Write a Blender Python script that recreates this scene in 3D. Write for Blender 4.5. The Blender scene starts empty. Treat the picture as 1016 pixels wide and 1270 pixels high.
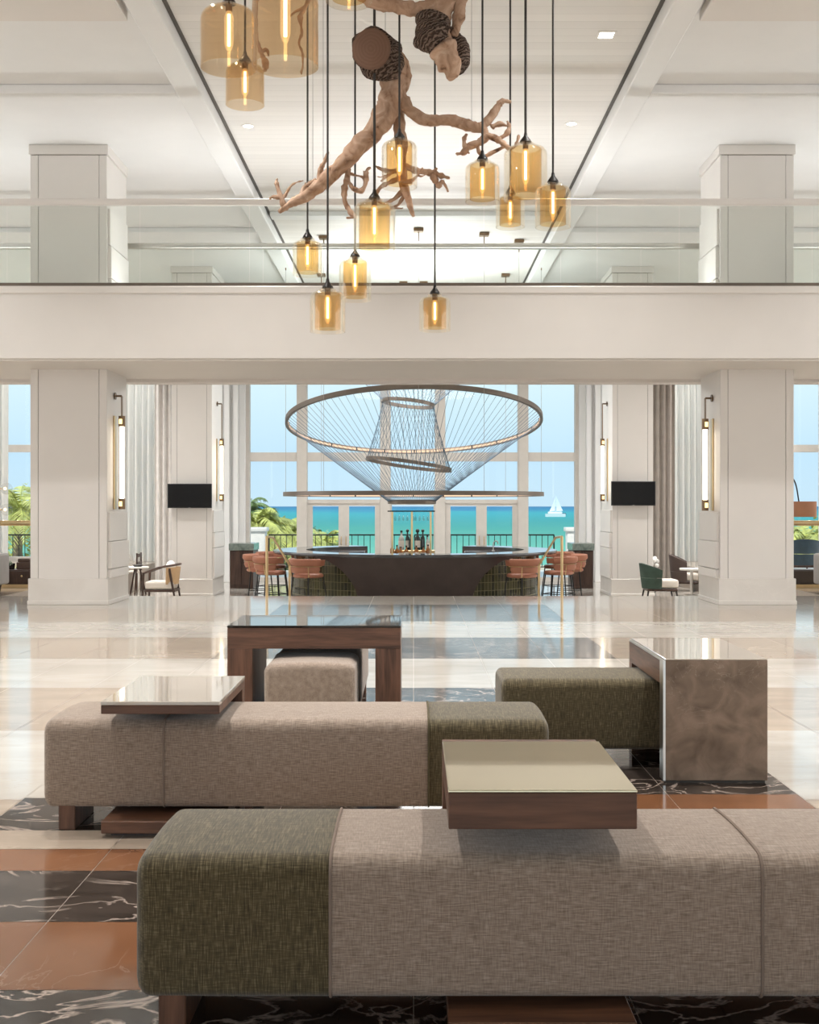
import bpy, bmesh, math, random
from mathutils import Vector, Matrix, noise
random.seed(7)
PI = math.pi
C = bpy.context.scene.collection
F, H, CX, CY = 1500.0, 1.35, 513.0, 628.0
def PX(px, d): return (px - CX) * d / F
def PZ(py, d): return H - (py - CY) * d / F

# ------------------------------------------------------------------ materials
MATS = {}
def nodes_of(name):
    m = bpy.data.materials.new(name); m.use_nodes = True
    nt = m.node_tree; nt.nodes.clear()
    MATS[name] = m
    return m, nt
def N(nt, t, **kw):
    n = nt.nodes.new(t)
    for k, v in kw.items():
        if k in n.inputs.keys(): n.inputs[k].default_value = v
        else: setattr(n, k, v)
    return n
def L(nt, a, b): nt.links.new(a, b)
def ramp(nt, stops, src, interp='LINEAR'):
    r = nt.nodes.new('ShaderNodeValToRGB'); r.color_ramp.interpolation = interp
    e = r.color_ramp.elements
    while len(e) > 1: e.remove(e[-1])
    e[0].position, e[0].color = stops[0][0], (*stops[0][1], 1)
    for p, c in stops[1:]:
        q = e.new(p); q.color = (*c, 1)
    L(nt, src, r.inputs['Fac'])
    return r
def coords(nt, scale=(1, 1, 1), rot=(0, 0, 0)):
    tc = N(nt, 'ShaderNodeTexCoord'); mp = N(nt, 'ShaderNodeMapping')
    mp.inputs['Scale'].default_value = scale; mp.inputs['Rotation'].default_value = rot
    L(nt, tc.outputs['Object'], mp.inputs['Vector'])
    return mp.outputs['Vector']
def principled(nt, rough=.5, metal=0, spec=.5, ior=1.5, color=None):
    p = N(nt, 'ShaderNodeBsdfPrincipled'); o = N(nt, 'ShaderNodeOutputMaterial')
    p.inputs['Roughness'].default_value = rough; p.inputs['Metallic'].default_value = metal
    p.inputs['Specular IOR Level'].default_value = spec; p.inputs['IOR'].default_value = ior
    if color: p.inputs['Base Color'].default_value = (*color, 1)
    L(nt, p.outputs[0], o.inputs['Surface'])
    return p
def bump(nt, p, src, strength=.2, dist=.01):
    b = N(nt, 'ShaderNodeBump'); b.inputs['Strength'].default_value = strength; b.inputs['Distance'].default_value = dist
    L(nt, src, b.inputs['Height']); L(nt, b.outputs[0], p.inputs['Normal'])
def plain(name, color, rough=.5, metal=0, spec=.5, var=.06, scale=6):
    """plain coat with slight mottling"""
    m, nt = nodes_of(name); p = principled(nt, rough, metal, spec)
    n = N(nt, 'ShaderNodeTexNoise'); n.inputs['Scale'].default_value = scale; n.inputs['Detail'].default_value = 3
    L(nt, coords(nt), n.inputs['Vector'])
    lo = tuple(c * (1 - var) for c in color); hi = tuple(min(1, c * (1 + var)) for c in color)
    r = ramp(nt, [(.3, lo), (.7, hi)], n.outputs['Fac']); L(nt, r.outputs[0], p.inputs['Base Color'])
    return m
def fabric(name, lo, mid, hi, sa, sb, rough=.95):
    m, nt = nodes_of(name); p = principled(nt, rough, 0, .15)
    p.inputs['Sheen Weight'].default_value = .25; p.inputs['Sheen Roughness'].default_value = .6
    a = N(nt, 'ShaderNodeTexNoise'); a.inputs['Scale'].default_value = 1; a.inputs['Detail'].default_value = 3
    L(nt, coords(nt, sa), a.inputs['Vector'])
    b = N(nt, 'ShaderNodeTexNoise'); b.inputs['Scale'].default_value = 1; b.inputs['Detail'].default_value = 2
    L(nt, coords(nt, sb), b.inputs['Vector'])
    md = N(nt, 'ShaderNodeMixRGB'); md.inputs[0].default_value = .36; L(nt, a.outputs['Fac'], md.inputs[1]); L(nt, b.outputs['Fac'], md.inputs[2])
    r = ramp(nt, [(.33, lo), (.5, mid), (.70, hi)], md.outputs[0]); L(nt, r.outputs[0], p.inputs['Base Color'])
    bump(nt, p, md.outputs[0], .3, .002)
    return m
def wood(name, dark, light, axis='X', rough=.4, scale=1.0):
    m, nt = nodes_of(name); p = principled(nt, rough, 0, .4)
    s = {'X': (1.2, 14, 14), 'Y': (14, 1.2, 14), 'Z': (14, 14, 1.2)}[axis]
    v = coords(nt, tuple(c * scale for c in s))
    a = N(nt, 'ShaderNodeTexNoise'); a.inputs['Scale'].default_value = 1.3; a.inputs['Detail'].default_value = 6; a.inputs['Distortion'].default_value = .8
    L(nt, v, a.inputs['Vector'])
    f = N(nt, 'ShaderNodeTexNoise'); f.inputs['Scale'].default_value = 6; f.inputs['Detail'].default_value = 2; L(nt, v, f.inputs['Vector'])
    mx = N(nt, 'ShaderNodeMath', operation='MULTIPLY_ADD'); L(nt, f.outputs['Fac'], mx.inputs[0]); mx.inputs[1].default_value = .35; L(nt, a.outputs['Fac'], mx.inputs[2])
    r = ramp(nt, [(.45, dark), (.85, light)], mx.outputs[0]); L(nt, r.outputs[0], p.inputs['Base Color'])
    return m
def marble(name, lo, hi, vein, vamt, rough=.07, scale=1.6, vw=.02, vscale=2.2, stretch=(1, 1, 1), spec=.5, coat=0, gate=(.42, .6)):
    m, nt = nodes_of(name); p = principled(nt, rough, 0, spec)
    v = coords(nt, stretch)
    a = N(nt, 'ShaderNodeTexNoise'); a.inputs['Scale'].default_value = scale; a.inputs['Detail'].default_value = 8; a.inputs['Distortion'].default_value = .6
    L(nt, v, a.inputs['Vector'])
    r = ramp(nt, [(.32, lo), (.68, hi)], a.outputs['Fac'])
    b = N(nt, 'ShaderNodeTexNoise'); b.inputs['Scale'].default_value = vscale; b.inputs['Detail'].default_value = 5; b.inputs['Distortion'].default_value = 1.4
    L(nt, v, b.inputs['Vector'])
    s = N(nt, 'ShaderNodeMath', operation='SUBTRACT'); L(nt, b.outputs['Fac'], s.inputs[0]); s.inputs[1].default_value = .5
    ab = N(nt, 'ShaderNodeMath', operation='ABSOLUTE'); L(nt, s.outputs[0], ab.inputs[0])
    vr = ramp(nt, [(0, (vamt,) * 3), (vw, (0, 0, 0))], ab.outputs[0])
    g = N(nt, 'ShaderNodeTexNoise'); g.inputs['Scale'].default_value = 1.1; L(nt, v, g.inputs['Vector'])
    gr = ramp(nt, [(gate[0], (0, 0, 0)), (gate[1], (1, 1, 1))], g.outputs['Fac'])
    mm = N(nt, 'ShaderNodeMath', operation='MULTIPLY'); L(nt, vr.outputs[0], mm.inputs[0]); L(nt, gr.outputs[0], mm.inputs[1])
    mix = N(nt, 'ShaderNodeMixRGB'); L(nt, mm.outputs[0], mix.inputs[0]); L(nt, r.outputs[0], mix.inputs[1]); mix.inputs[2].default_value = (*vein, 1)
    L(nt, mix.outputs[0], p.inputs['Base Color'])
    if coat: p.inputs['Coat Weight'].default_value = coat; p.inputs['Coat Roughness'].default_value = .04
    return m
def glass(name, tint, refl=1.0, rough=0.0, ior=1.45):
    m, nt = nodes_of(name)
    o = N(nt, 'ShaderNodeOutputMaterial'); t = N(nt, 'ShaderNodeBsdfTransparent'); g = N(nt, 'ShaderNodeBsdfGlossy')
    t.inputs[0].default_value = (*tint, 1); g.inputs['Roughness'].default_value = rough
    fr = N(nt, 'ShaderNodeFresnel'); fr.inputs['IOR'].default_value = ior
    geo = N(nt, 'ShaderNodeNewGeometry')
    inv = N(nt, 'ShaderNodeMath', operation='SUBTRACT'); inv.inputs[0].default_value = 1; L(nt, geo.outputs['Backfacing'], inv.inputs[1])
    k = N(nt, 'ShaderNodeMath', operation='MULTIPLY'); L(nt, fr.outputs[0], k.inputs[0]); L(nt, inv.outputs[0], k.inputs[1])
    k2 = N(nt, 'ShaderNodeMath', operation='MULTIPLY'); L(nt, k.outputs[0], k2.inputs[0]); k2.inputs[1].default_value = refl
    mx = N(nt, 'ShaderNodeMixShader'); L(nt, k2.outputs[0], mx.inputs[0]); L(nt, t.outputs[0], mx.inputs[1]); L(nt, g.outputs[0], mx.inputs[2])
    L(nt, mx.outputs[0], o.inputs['Surface'])
    return m
def shade_glass(name, tint, lo=.04, hi=.6):
    """thin blown glass: clear straight through, mirror-like at grazing angles, both faces alike"""
    m, nt = nodes_of(name)
    o = N(nt, 'ShaderNodeOutputMaterial'); t = N(nt, 'ShaderNodeBsdfTransparent'); g = N(nt, 'ShaderNodeBsdfGlossy')
    t.inputs[0].default_value = (*tint, 1); g.inputs['Roughness'].default_value = .01; g.inputs[0].default_value = (1, .96, .9, 1)
    lw = N(nt, 'ShaderNodeLayerWeight'); lw.inputs['Blend'].default_value = .5
    pw = N(nt, 'ShaderNodeMath', operation='POWER'); L(nt, lw.outputs['Facing'], pw.inputs[0]); pw.inputs[1].default_value = 3.5
    ma = N(nt, 'ShaderNodeMath', operation='MULTIPLY_ADD'); L(nt, pw.outputs[0], ma.inputs[0]); ma.inputs[1].default_value = hi; ma.inputs[2].default_value = lo
    mx = N(nt, 'ShaderNodeMixShader'); L(nt, ma.outputs[0], mx.inputs[0]); L(nt, t.outputs[0], mx.inputs[1]); L(nt, g.outputs[0], mx.inputs[2])
    L(nt, mx.outputs[0], o.inputs['Surface'])
    return m
def emit(name, color, strength):
    m, nt = nodes_of(name); e = N(nt, 'ShaderNodeEmission'); o = N(nt, 'ShaderNodeOutputMaterial')
    e.inputs[0].default_value = (*color, 1); e.inputs[1].default_value = strength; L(nt, e.outputs[0], o.inputs[0])
    return m
def sheer(name, color, see=.25):
    m, nt = nodes_of(name); o = N(nt, 'ShaderNodeOutputMaterial')
    d = N(nt, 'ShaderNodeBsdfDiffuse'); t = N(nt, 'ShaderNodeBsdfTranslucent'); a = N(nt, 'ShaderNodeBsdfTransparent')
    n = N(nt, 'ShaderNodeTexNoise'); n.inputs['Scale'].default_value = 1; L(nt, coords(nt, (60, 60, 3)), n.inputs['Vector'])
    r = ramp(nt, [(.3, tuple(c * .9 for c in color)), (.7, color)], n.outputs['Fac'])
    L(nt, r.outputs[0], d.inputs[0]); L(nt, r.outputs[0], t.inputs[0])
    m1 = N(nt, 'ShaderNodeMixShader'); m1.inputs[0].default_value = .5; L(nt, d.outputs[0], m1.inputs[1]); L(nt, t.outputs[0], m1.inputs[2])
    m2 = N(nt, 'ShaderNodeMixShader'); m2.inputs[0].default_value = see; L(nt, m1.outputs[0], m2.inputs[1]); L(nt, a.outputs[0], m2.inputs[2])
    L(nt, m2.outputs[0], o.inputs[0])
    return m

paint = plain('white_paint', (.77, .768, .76), .5, var=.015, scale=2)
paint_warm = plain('warm_white_paint', (.72, .685, .648), .5, var=.015, scale=2)
frame_paint = plain('frame_paint', (.60, .565, .52), .5, var=.03)
gap_dark = plain('shadow_gap', (.10, .09, .08), .8)
stone_plinth = marble('plinth_stone', (.66, .62, .575), (.74, .70, .655), (.8, .75, .7), .3, rough=.3)
f_light = marble('floor_cream', (.45, .41, .36), (.56, .52, .465), (.45, .36, .28), .35, rough=.09, scale=1.2, stretch=(1, 3, 1))
f_tan = marble('floor_tan', (.34, .27, .21), (.45, .37, .29), (.6, .5, .4), .4, rough=.09, scale=1.2, stretch=(1, 3, 1))
f_dark = marble('floor_dark', (.016, .012, .010), (.05, .038, .032), (.50, .40, .34), .85, rough=.10, scale=4, vw=.024, vscale=2.3, stretch=(1, 1.5, 1), gate=(.30, .48))
f_orange = marble('floor_orange', (.165, .07, .032), (.24, .105, .05), (.6, .45, .35), .25, rough=.12, scale=1.4, vw=.01)
f_grout = plain('floor_grout', (.36, .30, .25), .5)
beige = fabric('beige_weave', (.175, .127, .095), (.285, .217, .167), (.43, .345, .28), (26, 300, 300), (260, 30, 30))
olive = fabric('olive_weave', (.034, .024, .010), (.082, .062, .028), (.21, .17, .095), (300, 20, 20), (30, 280, 280))
pipe_beige = plain('beige_piping', (.22, .165, .13), .9)
pipe_olive = plain('olive_piping', (.09, .072, .035), .9)
walnut = wood('walnut', (.052, .023, .013), (.175, .083, .048), 'X')
walnut_y = wood('walnut_lengthwise', (.052, .023, .013), (.175, .083, .048), 'Y')
walnut_z = wood('walnut_upright', (.052, .023, .013), (.165, .078, .046), 'Z')
dark_wood = wood('dark_wood', (.028, .014, .010), (.075, .040, .028), 'Z')
brown_stone = marble('brown_stone', (.14, .098, .068), (.29, .21, .155), (.5, .42, .34), .5, rough=.5, scale=9, vw=.006, vscale=6, spec=.3)
cream_stone_top = marble('cream_stone_top', (.50, .44, .37), (.60, .53, .45), (.4, .34, .28), .2, rough=.05, scale=2, coat=1)
bronze_glass = plain('bronze_mirror', (.74, .70, .52), .03, 1, .6, var=.005)
black_stone = plain('black_stone', (.02, .018, .016), .03, 0, .7, var=.1)
steel = plain('brushed_steel', (.62, .60, .57), .28, 1, var=.04)
brass = plain('brass', (.62, .45, .24), .28, 1, var=.05)
bronze = plain('aged_bronze', (.20, .13, .075), .35, .9, var=.1)
black_metal = plain('black_metal', (.022, .02, .019), .4, .6)
rail_bronze = plain('ring_bronze', (.17, .14, .115), .4, .7)
cord_mat = plain('cord_black', (.03, .026, .023), .6)
string_mat = plain('string_blue_grey', (.05, .09, .13), .6)
wire_mat = plain('thin_wire', (.35, .34, .33), .4, .6)
white_plaster = plain('white_plaster', (.80, .78, .74), .6)
coral = plain('coral_leather', (.36, .145, .085), .45, 0, .4, var=.08)
cream_fab = plain('cream_fabric', (.66, .60, .53), .9)
green_velvet = plain('green_velvet', (.035, .062, .045), .8, var=.2)
brown_uph = plain('brown_upholstery', (.085, .058, .05), .8)
navy_uph = plain('navy_upholstery', (.02, .05, .075), .6, var=.2)
grey_uph = plain('grey_upholstery', (.30, .28, .265), .8)
rust_shade = plain('rust_shade', (.42, .20, .11), .8)
cane = plain('cane_weave', (.50, .33, .18), .7, var=.15, scale=60)
bar_top_mat = plain('bar_top_stone', (.06, .06, .062), .08, 0, .6)
bar_dark = plain('bar_panel_brown', (.062, .046, .042), .45, .1, .4, var=.12, scale=4)
green_marble = marble('green_marble', (.10, .13, .112), (.25, .29, .26), (.45, .5, .45), .5, rough=.15, scale=6)
tv_glass = plain('screen_glass', (.006, .006, .007), .12)
plastic_black = plain('black_plastic', (.012, .012, .012), .4)
win_glass = glass('window_glass', (.98, .99, .99), .4)
rail_glass = glass('balustrade_glass', (.955, .975, .965), .7)
amber_clear = shade_glass('amber_shell_glass', (.98, .965, .93))
amber_deep = glass('amber_sleeve_glass', (.955, .855, .68), .9, ior=1.5)
amber_smoke = shade_glass('amber_smoke_glass', (.93, .855, .75))
clear_glass = glass('clear_glass', (.93, .93, .925), 1.0)
glow_fil = emit('filament_glow', (1.0, .66, .27), 16)
glow_bulb = emit('bulb_glow', (1.0, .66, .28), 2.6)
glow_tube = emit('tube_glow', (1.0, .85, .64), 5.5)
glow_led = emit('led_glow', (1.0, .70, .48), 1.1)
glow_down = emit('downlight_glow', (1.0, .93, .82), 6)
def mk_bark():
    m, nt = nodes_of('dark_bark'); p = principled(nt, .95, 0, .2)
    w = N(nt, 'ShaderNodeTexWave'); w.bands_direction = 'Z'; w.inputs['Scale'].default_value = 14; w.inputs['Distortion'].default_value = 7; w.inputs['Detail'].default_value = 3; w.inputs['Detail Scale'].default_value = 2
    L(nt, coords(nt, (1, 1, 1), (.3, .5, 0)), w.inputs['Vector'])
    r = ramp(nt, [(.1, (.055, .036, .027)), (.6, (.15, .105, .083)), (1, (.24, .175, .14))], w.outputs['Fac']); L(nt, r.outputs[0], p.inputs['Base Color']); bump(nt, p, w.outputs['Fac'], .9, .02)
    return m
bark = mk_bark()
bottle_amber = plain('amber_bottle', (.30, .11, .02), .08, 0, .6)
bottle_dark = plain('dark_bottle', (.012, .02, .016), .06, 0, .6)
bottle_clear = plain('pale_bottle', (.42, .42, .38), .08, 0, .6)
label_paper = plain('label_paper', (.72, .66, .58), .8)
boat_white = plain('boat_white', (.86, .87, .88), .5)
boat_blue = plain('boat_blue', (.02, .05, .12), .5)
sand = plain('sand', (.55, .47, .34), .9)
trunk_mat = plain('palm_trunk', (.22, .17, .12), .9)
leaf_y = plain('yellow_green_leaf', (.50, .52, .15), .5, var=.35, scale=3)
leaf_g = plain('green_leaf', (.17, .24, .075), .5, var=.4, scale=3)
leaf_d = plain('dark_green_leaf', (.05, .085, .03), .6, var=.4, scale=3)
flower_white = plain('white_petals', (.75, .73, .70), .8)
paper_mat = plain('paper', (.7, .68, .64), .8)
curtain_sheer = sheer('sheer_curtain', (.88, .87, .84), .10)
curtain_taupe = plain('taupe_curtain', (.34, .30, .265), .95)

def mk_driftwood():
    m, nt = nodes_of('driftwood'); p = principled(nt, .85, 0, .2)
    v = coords(nt, (9, 9, 9))
    a = N(nt, 'ShaderNodeTexNoise'); a.inputs['Scale'].default_value = 1; a.inputs['Detail'].default_value = 7; a.inputs['Distortion'].default_value = 1.2; L(nt, v, a.inputs['Vector'])
    r = ramp(nt, [(.26, (.13, .072, .045)), (.38, (.36, .225, .15)), (.6, (.50, .345, .25)), (.75, (.62, .47, .37))], a.outputs['Fac'])
    L(nt, r.outputs[0], p.inputs['Base Color']); bump(nt, p, a.outputs['Fac'], .8, .025)
    return m
driftwood = mk_driftwood()
def mk_cut():
    m, nt = nodes_of('sawn_end'); p = principled(nt, .9, 0, .2)
    w = N(nt, 'ShaderNodeTexWave', wave_type='RINGS', rings_direction='SPHERICAL'); w.inputs['Scale'].default_value = 12; w.inputs['Distortion'].default_value = 2.5; w.inputs['Detail'].default_value = 3
    L(nt, coords(nt), w.inputs['Vector'])
    r = ramp(nt, [(0, (.19, .115, .082)), (1, (.215, .13, .095))], w.outputs['Fac']); L(nt, r.outputs[0], p.inputs['Base Color'])
    return m
sawn = mk_cut()
def mk_planks():
    m, nt = nodes_of('ceiling_planks'); p = principled(nt, .45, 0, .35)
    tc = N(nt, 'ShaderNodeTexCoord'); sp = N(nt, 'ShaderNodeSeparateXYZ'); L(nt, tc.outputs['Object'], sp.inputs[0])
    d = N(nt, 'ShaderNodeMath', operation='DIVIDE'); L(nt, sp.outputs['Y'], d.inputs[0]); d.inputs[1].default_value = .19
    fr = N(nt, 'ShaderNodeMath', operation='FRACT'); L(nt, d.outputs[0], fr.inputs[0])
    r = ramp(nt, [(0, (.58, .56, .53)), (.05, (.77, .745, .71)), (.97, (.79, .765, .73))], fr.outputs[0])
    fl = N(nt, 'ShaderNodeMath', operation='FLOOR'); L(nt, d.outputs[0], fl.inputs[0])
    wn = N(nt, 'ShaderNodeTexWhiteNoise', noise_dimensions='1D'); L(nt, fl.outputs[0], wn.inputs['W'])
    tr = ramp(nt, [(0, (.93, .93, .93)), (1, (1, 1, 1))], wn.outputs['Value'])
    mx = N(nt, 'ShaderNodeMixRGB', blend_type='MULTIPLY'); mx.inputs[0].default_value = 1; L(nt, r.outputs[0], mx.inputs[1]); L(nt, tr.outputs[0], mx.inputs[2])
    L(nt, mx.outputs[0], p.inputs['Base Color'])
    return m
planks = mk_planks()
def mk_tiles():
    m, nt = nodes_of('green_tiles'); p = principled(nt, .12, 0, .6)
    tc = N(nt, 'ShaderNodeTexCoord'); sp = N(nt, 'ShaderNodeSeparateXYZ'); L(nt, tc.outputs['Object'], sp.inputs[0])
    at = N(nt, 'ShaderNodeMath', operation='ARCTAN2'); L(nt, sp.outputs['Y'], at.inputs[0]); L(nt, sp.outputs['X'], at.inputs[1])
    ml = N(nt, 'ShaderNodeMath', operation='MULTIPLY'); L(nt, at.outputs[0], ml.inputs[0]); ml.inputs[1].default_value = 2.4
    cb = N(nt, 'ShaderNodeCombineXYZ'); L(nt, ml.outputs[0], cb.inputs[0]); L(nt, sp.outputs['Z'], cb.inputs[1])
    b = N(nt, 'ShaderNodeTexBrick'); b.offset = 0; b.inputs['Scale'].default_value = 1
    b.inputs['Brick Width'].default_value = .075; b.inputs['Row Height'].default_value = .15; b.inputs['Mortar Size'].default_value = .003
    b.inputs['Color1'].default_value = (.010, .014, .005, 1); b.inputs['Color2'].default_value = (.06, .056, .02, 1); b.inputs['Mortar'].default_value = (.25, .22, .12, 1)
    b.inputs['Bias'].default_value = 0
    L(nt, cb.outputs[0], b.inputs['Vector']); L(nt, b.outputs['Color'], p.inputs['Base Color'])
    return m
tiles = mk_tiles()
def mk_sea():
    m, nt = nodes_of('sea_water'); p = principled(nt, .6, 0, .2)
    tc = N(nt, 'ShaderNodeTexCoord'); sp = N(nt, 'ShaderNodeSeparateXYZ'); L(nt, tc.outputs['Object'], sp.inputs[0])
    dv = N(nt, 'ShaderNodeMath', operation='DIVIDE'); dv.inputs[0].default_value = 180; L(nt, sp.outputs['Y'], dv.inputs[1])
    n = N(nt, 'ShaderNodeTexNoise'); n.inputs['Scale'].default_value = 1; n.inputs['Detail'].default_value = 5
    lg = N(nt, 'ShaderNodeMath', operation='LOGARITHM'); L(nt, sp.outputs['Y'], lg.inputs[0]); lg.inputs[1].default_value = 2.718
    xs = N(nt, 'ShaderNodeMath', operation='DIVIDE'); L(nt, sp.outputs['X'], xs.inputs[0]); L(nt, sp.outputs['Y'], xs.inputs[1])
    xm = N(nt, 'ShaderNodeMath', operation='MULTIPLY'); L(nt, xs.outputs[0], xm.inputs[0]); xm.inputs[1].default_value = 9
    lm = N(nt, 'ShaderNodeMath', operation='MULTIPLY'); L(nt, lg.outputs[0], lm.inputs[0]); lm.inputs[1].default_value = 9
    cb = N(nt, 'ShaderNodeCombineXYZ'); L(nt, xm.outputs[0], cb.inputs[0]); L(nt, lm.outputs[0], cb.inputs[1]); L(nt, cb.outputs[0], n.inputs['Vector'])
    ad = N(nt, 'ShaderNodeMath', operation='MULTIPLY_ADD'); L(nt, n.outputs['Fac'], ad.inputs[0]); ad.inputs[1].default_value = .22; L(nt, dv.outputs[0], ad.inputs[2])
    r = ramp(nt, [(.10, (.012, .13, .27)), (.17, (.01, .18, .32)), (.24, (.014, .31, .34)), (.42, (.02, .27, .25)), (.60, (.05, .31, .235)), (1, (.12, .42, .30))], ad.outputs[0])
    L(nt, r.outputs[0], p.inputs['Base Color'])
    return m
sea_mat = mk_sea()

# ------------------------------------------------------------------ mesh builder
class MB:
    def __init__(s): s.bm = bmesh.new(); s.M = Matrix.Identity(4)
    def _v(s, p): return s.bm.verts.new(s.M @ Vector(p))
    def _f(s, vs, mi=0):
        try:
            f = s.bm.faces.new(vs); f.material_index = mi; return f
        except ValueError: return None
    def box(s, x0, x1, y0, y1, z0, z1, bev=0, seg=2, mi=0):
        v = [s._v((x, y, z)) for z in (z0, z1) for y in (y0, y1) for x in (x0, x1)]
        fs = [s._f([v[i] for i in q], mi) for q in ((0, 2, 3, 1), (4, 5, 7, 6), (0, 1, 5, 4), (2, 6, 7, 3), (1, 3, 7, 5), (0, 4, 6, 2))]
        if bev:
            if bev <= .0125: seg = 1
            es = list({e for f in fs for e in f.edges})
            r = bmesh.ops.bevel(s.bm, geom=es, offset=bev, segments=seg, affect='EDGES', profile=.5)
            for f in r['faces']: f.material_index = mi
        return s
    def tube(s, pts, r, n=8, mi=0, cap=True, closed=False, wob=0):
        pts = [Vector(p) for p in pts]; k = len(pts)
        rr = r if isinstance(r, (list, tuple)) else [r] * k
        rings = []; up = None
        for i, p in enumerate(pts):
            if closed: t = pts[(i + 1) % k] - pts[i - 1]
            else: t = pts[min(i + 1, k - 1)] - pts[max(i - 1, 0)]
            if t.length < 1e-9: t = Vector((0, 0, 1))
            t.normalize()
            if up is None:
                up = Vector((0, 0, 1)) if abs(t.z) < .9 else Vector((0, 1, 0))
            a = up - t * up.dot(t)
            if a.length < 1e-6: a = t.orthogonal()
            a.normalize(); up = a; b = t.cross(a)
            ring = []
            for j in range(n):
                th = 2 * PI * j / n
                q = rr[i]
                if wob:
                    q *= 1 + wob * noise.noise(Vector((math.cos(th) * 1.5, math.sin(th) * 1.5, 0)) + p * 7)
                ring.append(s._v(p + a * (math.cos(th) * q) + b * (math.sin(th) * q)))
            rings.append(ring)
        m = k if closed else k - 1
        for i in range(m):
            A, B = rings[i], rings[(i + 1) % k]
            for j in range(n): s._f([A[j], A[(j + 1) % n], B[(j + 1) % n], B[j]], mi)
        if cap and not closed:
            s._f(list(reversed(rings[0])), mi); s._f(rings[-1], mi)
        return s
    def lathe(s, prof, c=(0, 0, 0), n=24, mi=0, closed=False, a0=0, a1=2 * PI):
        full = abs(a1 - a0 - 2 * PI) < 1e-6
        cols = []
        for j in range(n if full else n + 1):
            th = a0 + (a1 - a0) * j / n
            cols.append([s._v((c[0] + r * math.cos(th), c[1] + r * math.sin(th), c[2] + z)) for r, z in prof])
        k = len(prof)
        for j in range(n):
            A, B = cols[j], cols[(j + 1) % len(cols)]
            for i in range(k if closed else k - 1):
                q = (i + 1) % k
                s._f([A[i], B[i], B[q], A[q]], mi)
        if not full and closed:
            s._f(cols[0][::-1], mi); s._f(cols[-1], mi)
        return s
    def prism(s, poly, z0, z1, mi=0):
        """poly in XY, extruded in Z"""
        a = [s._v((x, y, z0)) for x, y in poly]; b = [s._v((x, y, z1)) for x, y in poly]
        k = len(poly)
        for i in range(k): s._f([a[i], a[(i + 1) % k], b[(i + 1) % k], b[i]], mi)
        s._f(a[::-1], mi); s._f(b, mi); return s
    def prism_x(s, poly, x0, x1, mi=0):
        """poly in YZ, extruded in X"""
        a = [s._v((x0, y, z)) for y, z in poly]; b = [s._v((x1, y, z)) for y, z in poly]
        k = len(poly)
        for i in range(k): s._f([a[i], a[(i + 1) % k], b[(i + 1) % k], b[i]], mi)
        s._f(a[::-1], mi); s._f(b, mi); return s
    def sphere(s, c, r, n=14, mi=0, sc=(1, 1, 1)):
        prof = [(math.sin(PI * i / (n // 2)) * r, -math.cos(PI * i / (n // 2)) * r) for i in range(n // 2 + 1)]
        o = s.M; s.M = o @ Matrix.Translation(c) @ Matrix.Diagonal((*sc, 1)); s.lathe(prof, n=n, mi=mi); s.M = o
        return s
    def build(s, name, mats, parent=None, loc=None, smooth=35):
        bmesh.ops.remove_doubles(s.bm, verts=s.bm.verts, dist=1e-6)
        bmesh.ops.recalc_face_normals(s.bm, faces=s.bm.faces)
        me = bpy.data.meshes.new(name); s.bm.to_mesh(me); s.bm.free()
        if not isinstance(mats, (list, tuple)): mats = [mats]
        for m in mats: me.materials.append(m)
        if smooth:
            for p in me.polygons: p.use_smooth = True
            me.set_sharp_from_angle(angle=math.radians(smooth))
        o = bpy.data.objects.new(name, me); C.objects.link(o)
        if parent is not None: o.parent = parent
        if loc is not None: o.location = loc
        return o
def tag(o, label=None, cat=None, group=None, kind=None):
    if label: o['label'] = label
    if cat: o['category'] = cat
    if group: o['group'] = group
    if kind: o['kind'] = kind
    return o
def thing(name, label, cat, loc=(0, 0, 0), rz=0, group=None):
    o = bpy.data.objects.new(name, None); C.objects.link(o); o.empty_display_size = .1
    o.location = loc; o.rotation_euler = (0, 0, rz)
    return tag(o, label, cat, group)
def struct(o): o['kind'] = 'structure'; return o
def structE(name):
    o = bpy.data.objects.new(name, None); C.objects.link(o); return struct(o)
def dup(root, loc, rz=0, label=None, cat=None, group=None):
    r = root.copy(); C.objects.link(r); r.location = loc; r.rotation_euler = (0, 0, rz)
    tag(r, label, cat, group)
    for ch in list(root.children):
        c = ch.copy(); C.objects.link(c); c.parent = r
        for g in list(ch.children):
            d = g.copy(); C.objects.link(d); d.parent = c
    return r
def catmull(pts, k=6):
    P = [Vector(p) for p in pts]; out = []
    for i in range(len(P) - 1):
        p0, p1, p2, p3 = P[max(i - 1, 0)], P[i], P[i + 1], P[min(i + 2, len(P) - 1)]
        for j in range(k):
            t = j / k
            out.append(.5 * ((2 * p1) + (p2 - p0) * t + (2 * p0 - 5 * p1 + 4 * p2 - p3) * t * t + (3 * p1 - p0 - 3 * p2 + p3) * t ** 3))
    out.append(P[-1]); return out
def interp(vals, k=6):
    out = []
    for i in range(len(vals) - 1):
        for j in range(k): out.append(vals[i] + (vals[i + 1] - vals[i]) * j / k)
    return out + [vals[-1]]

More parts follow.
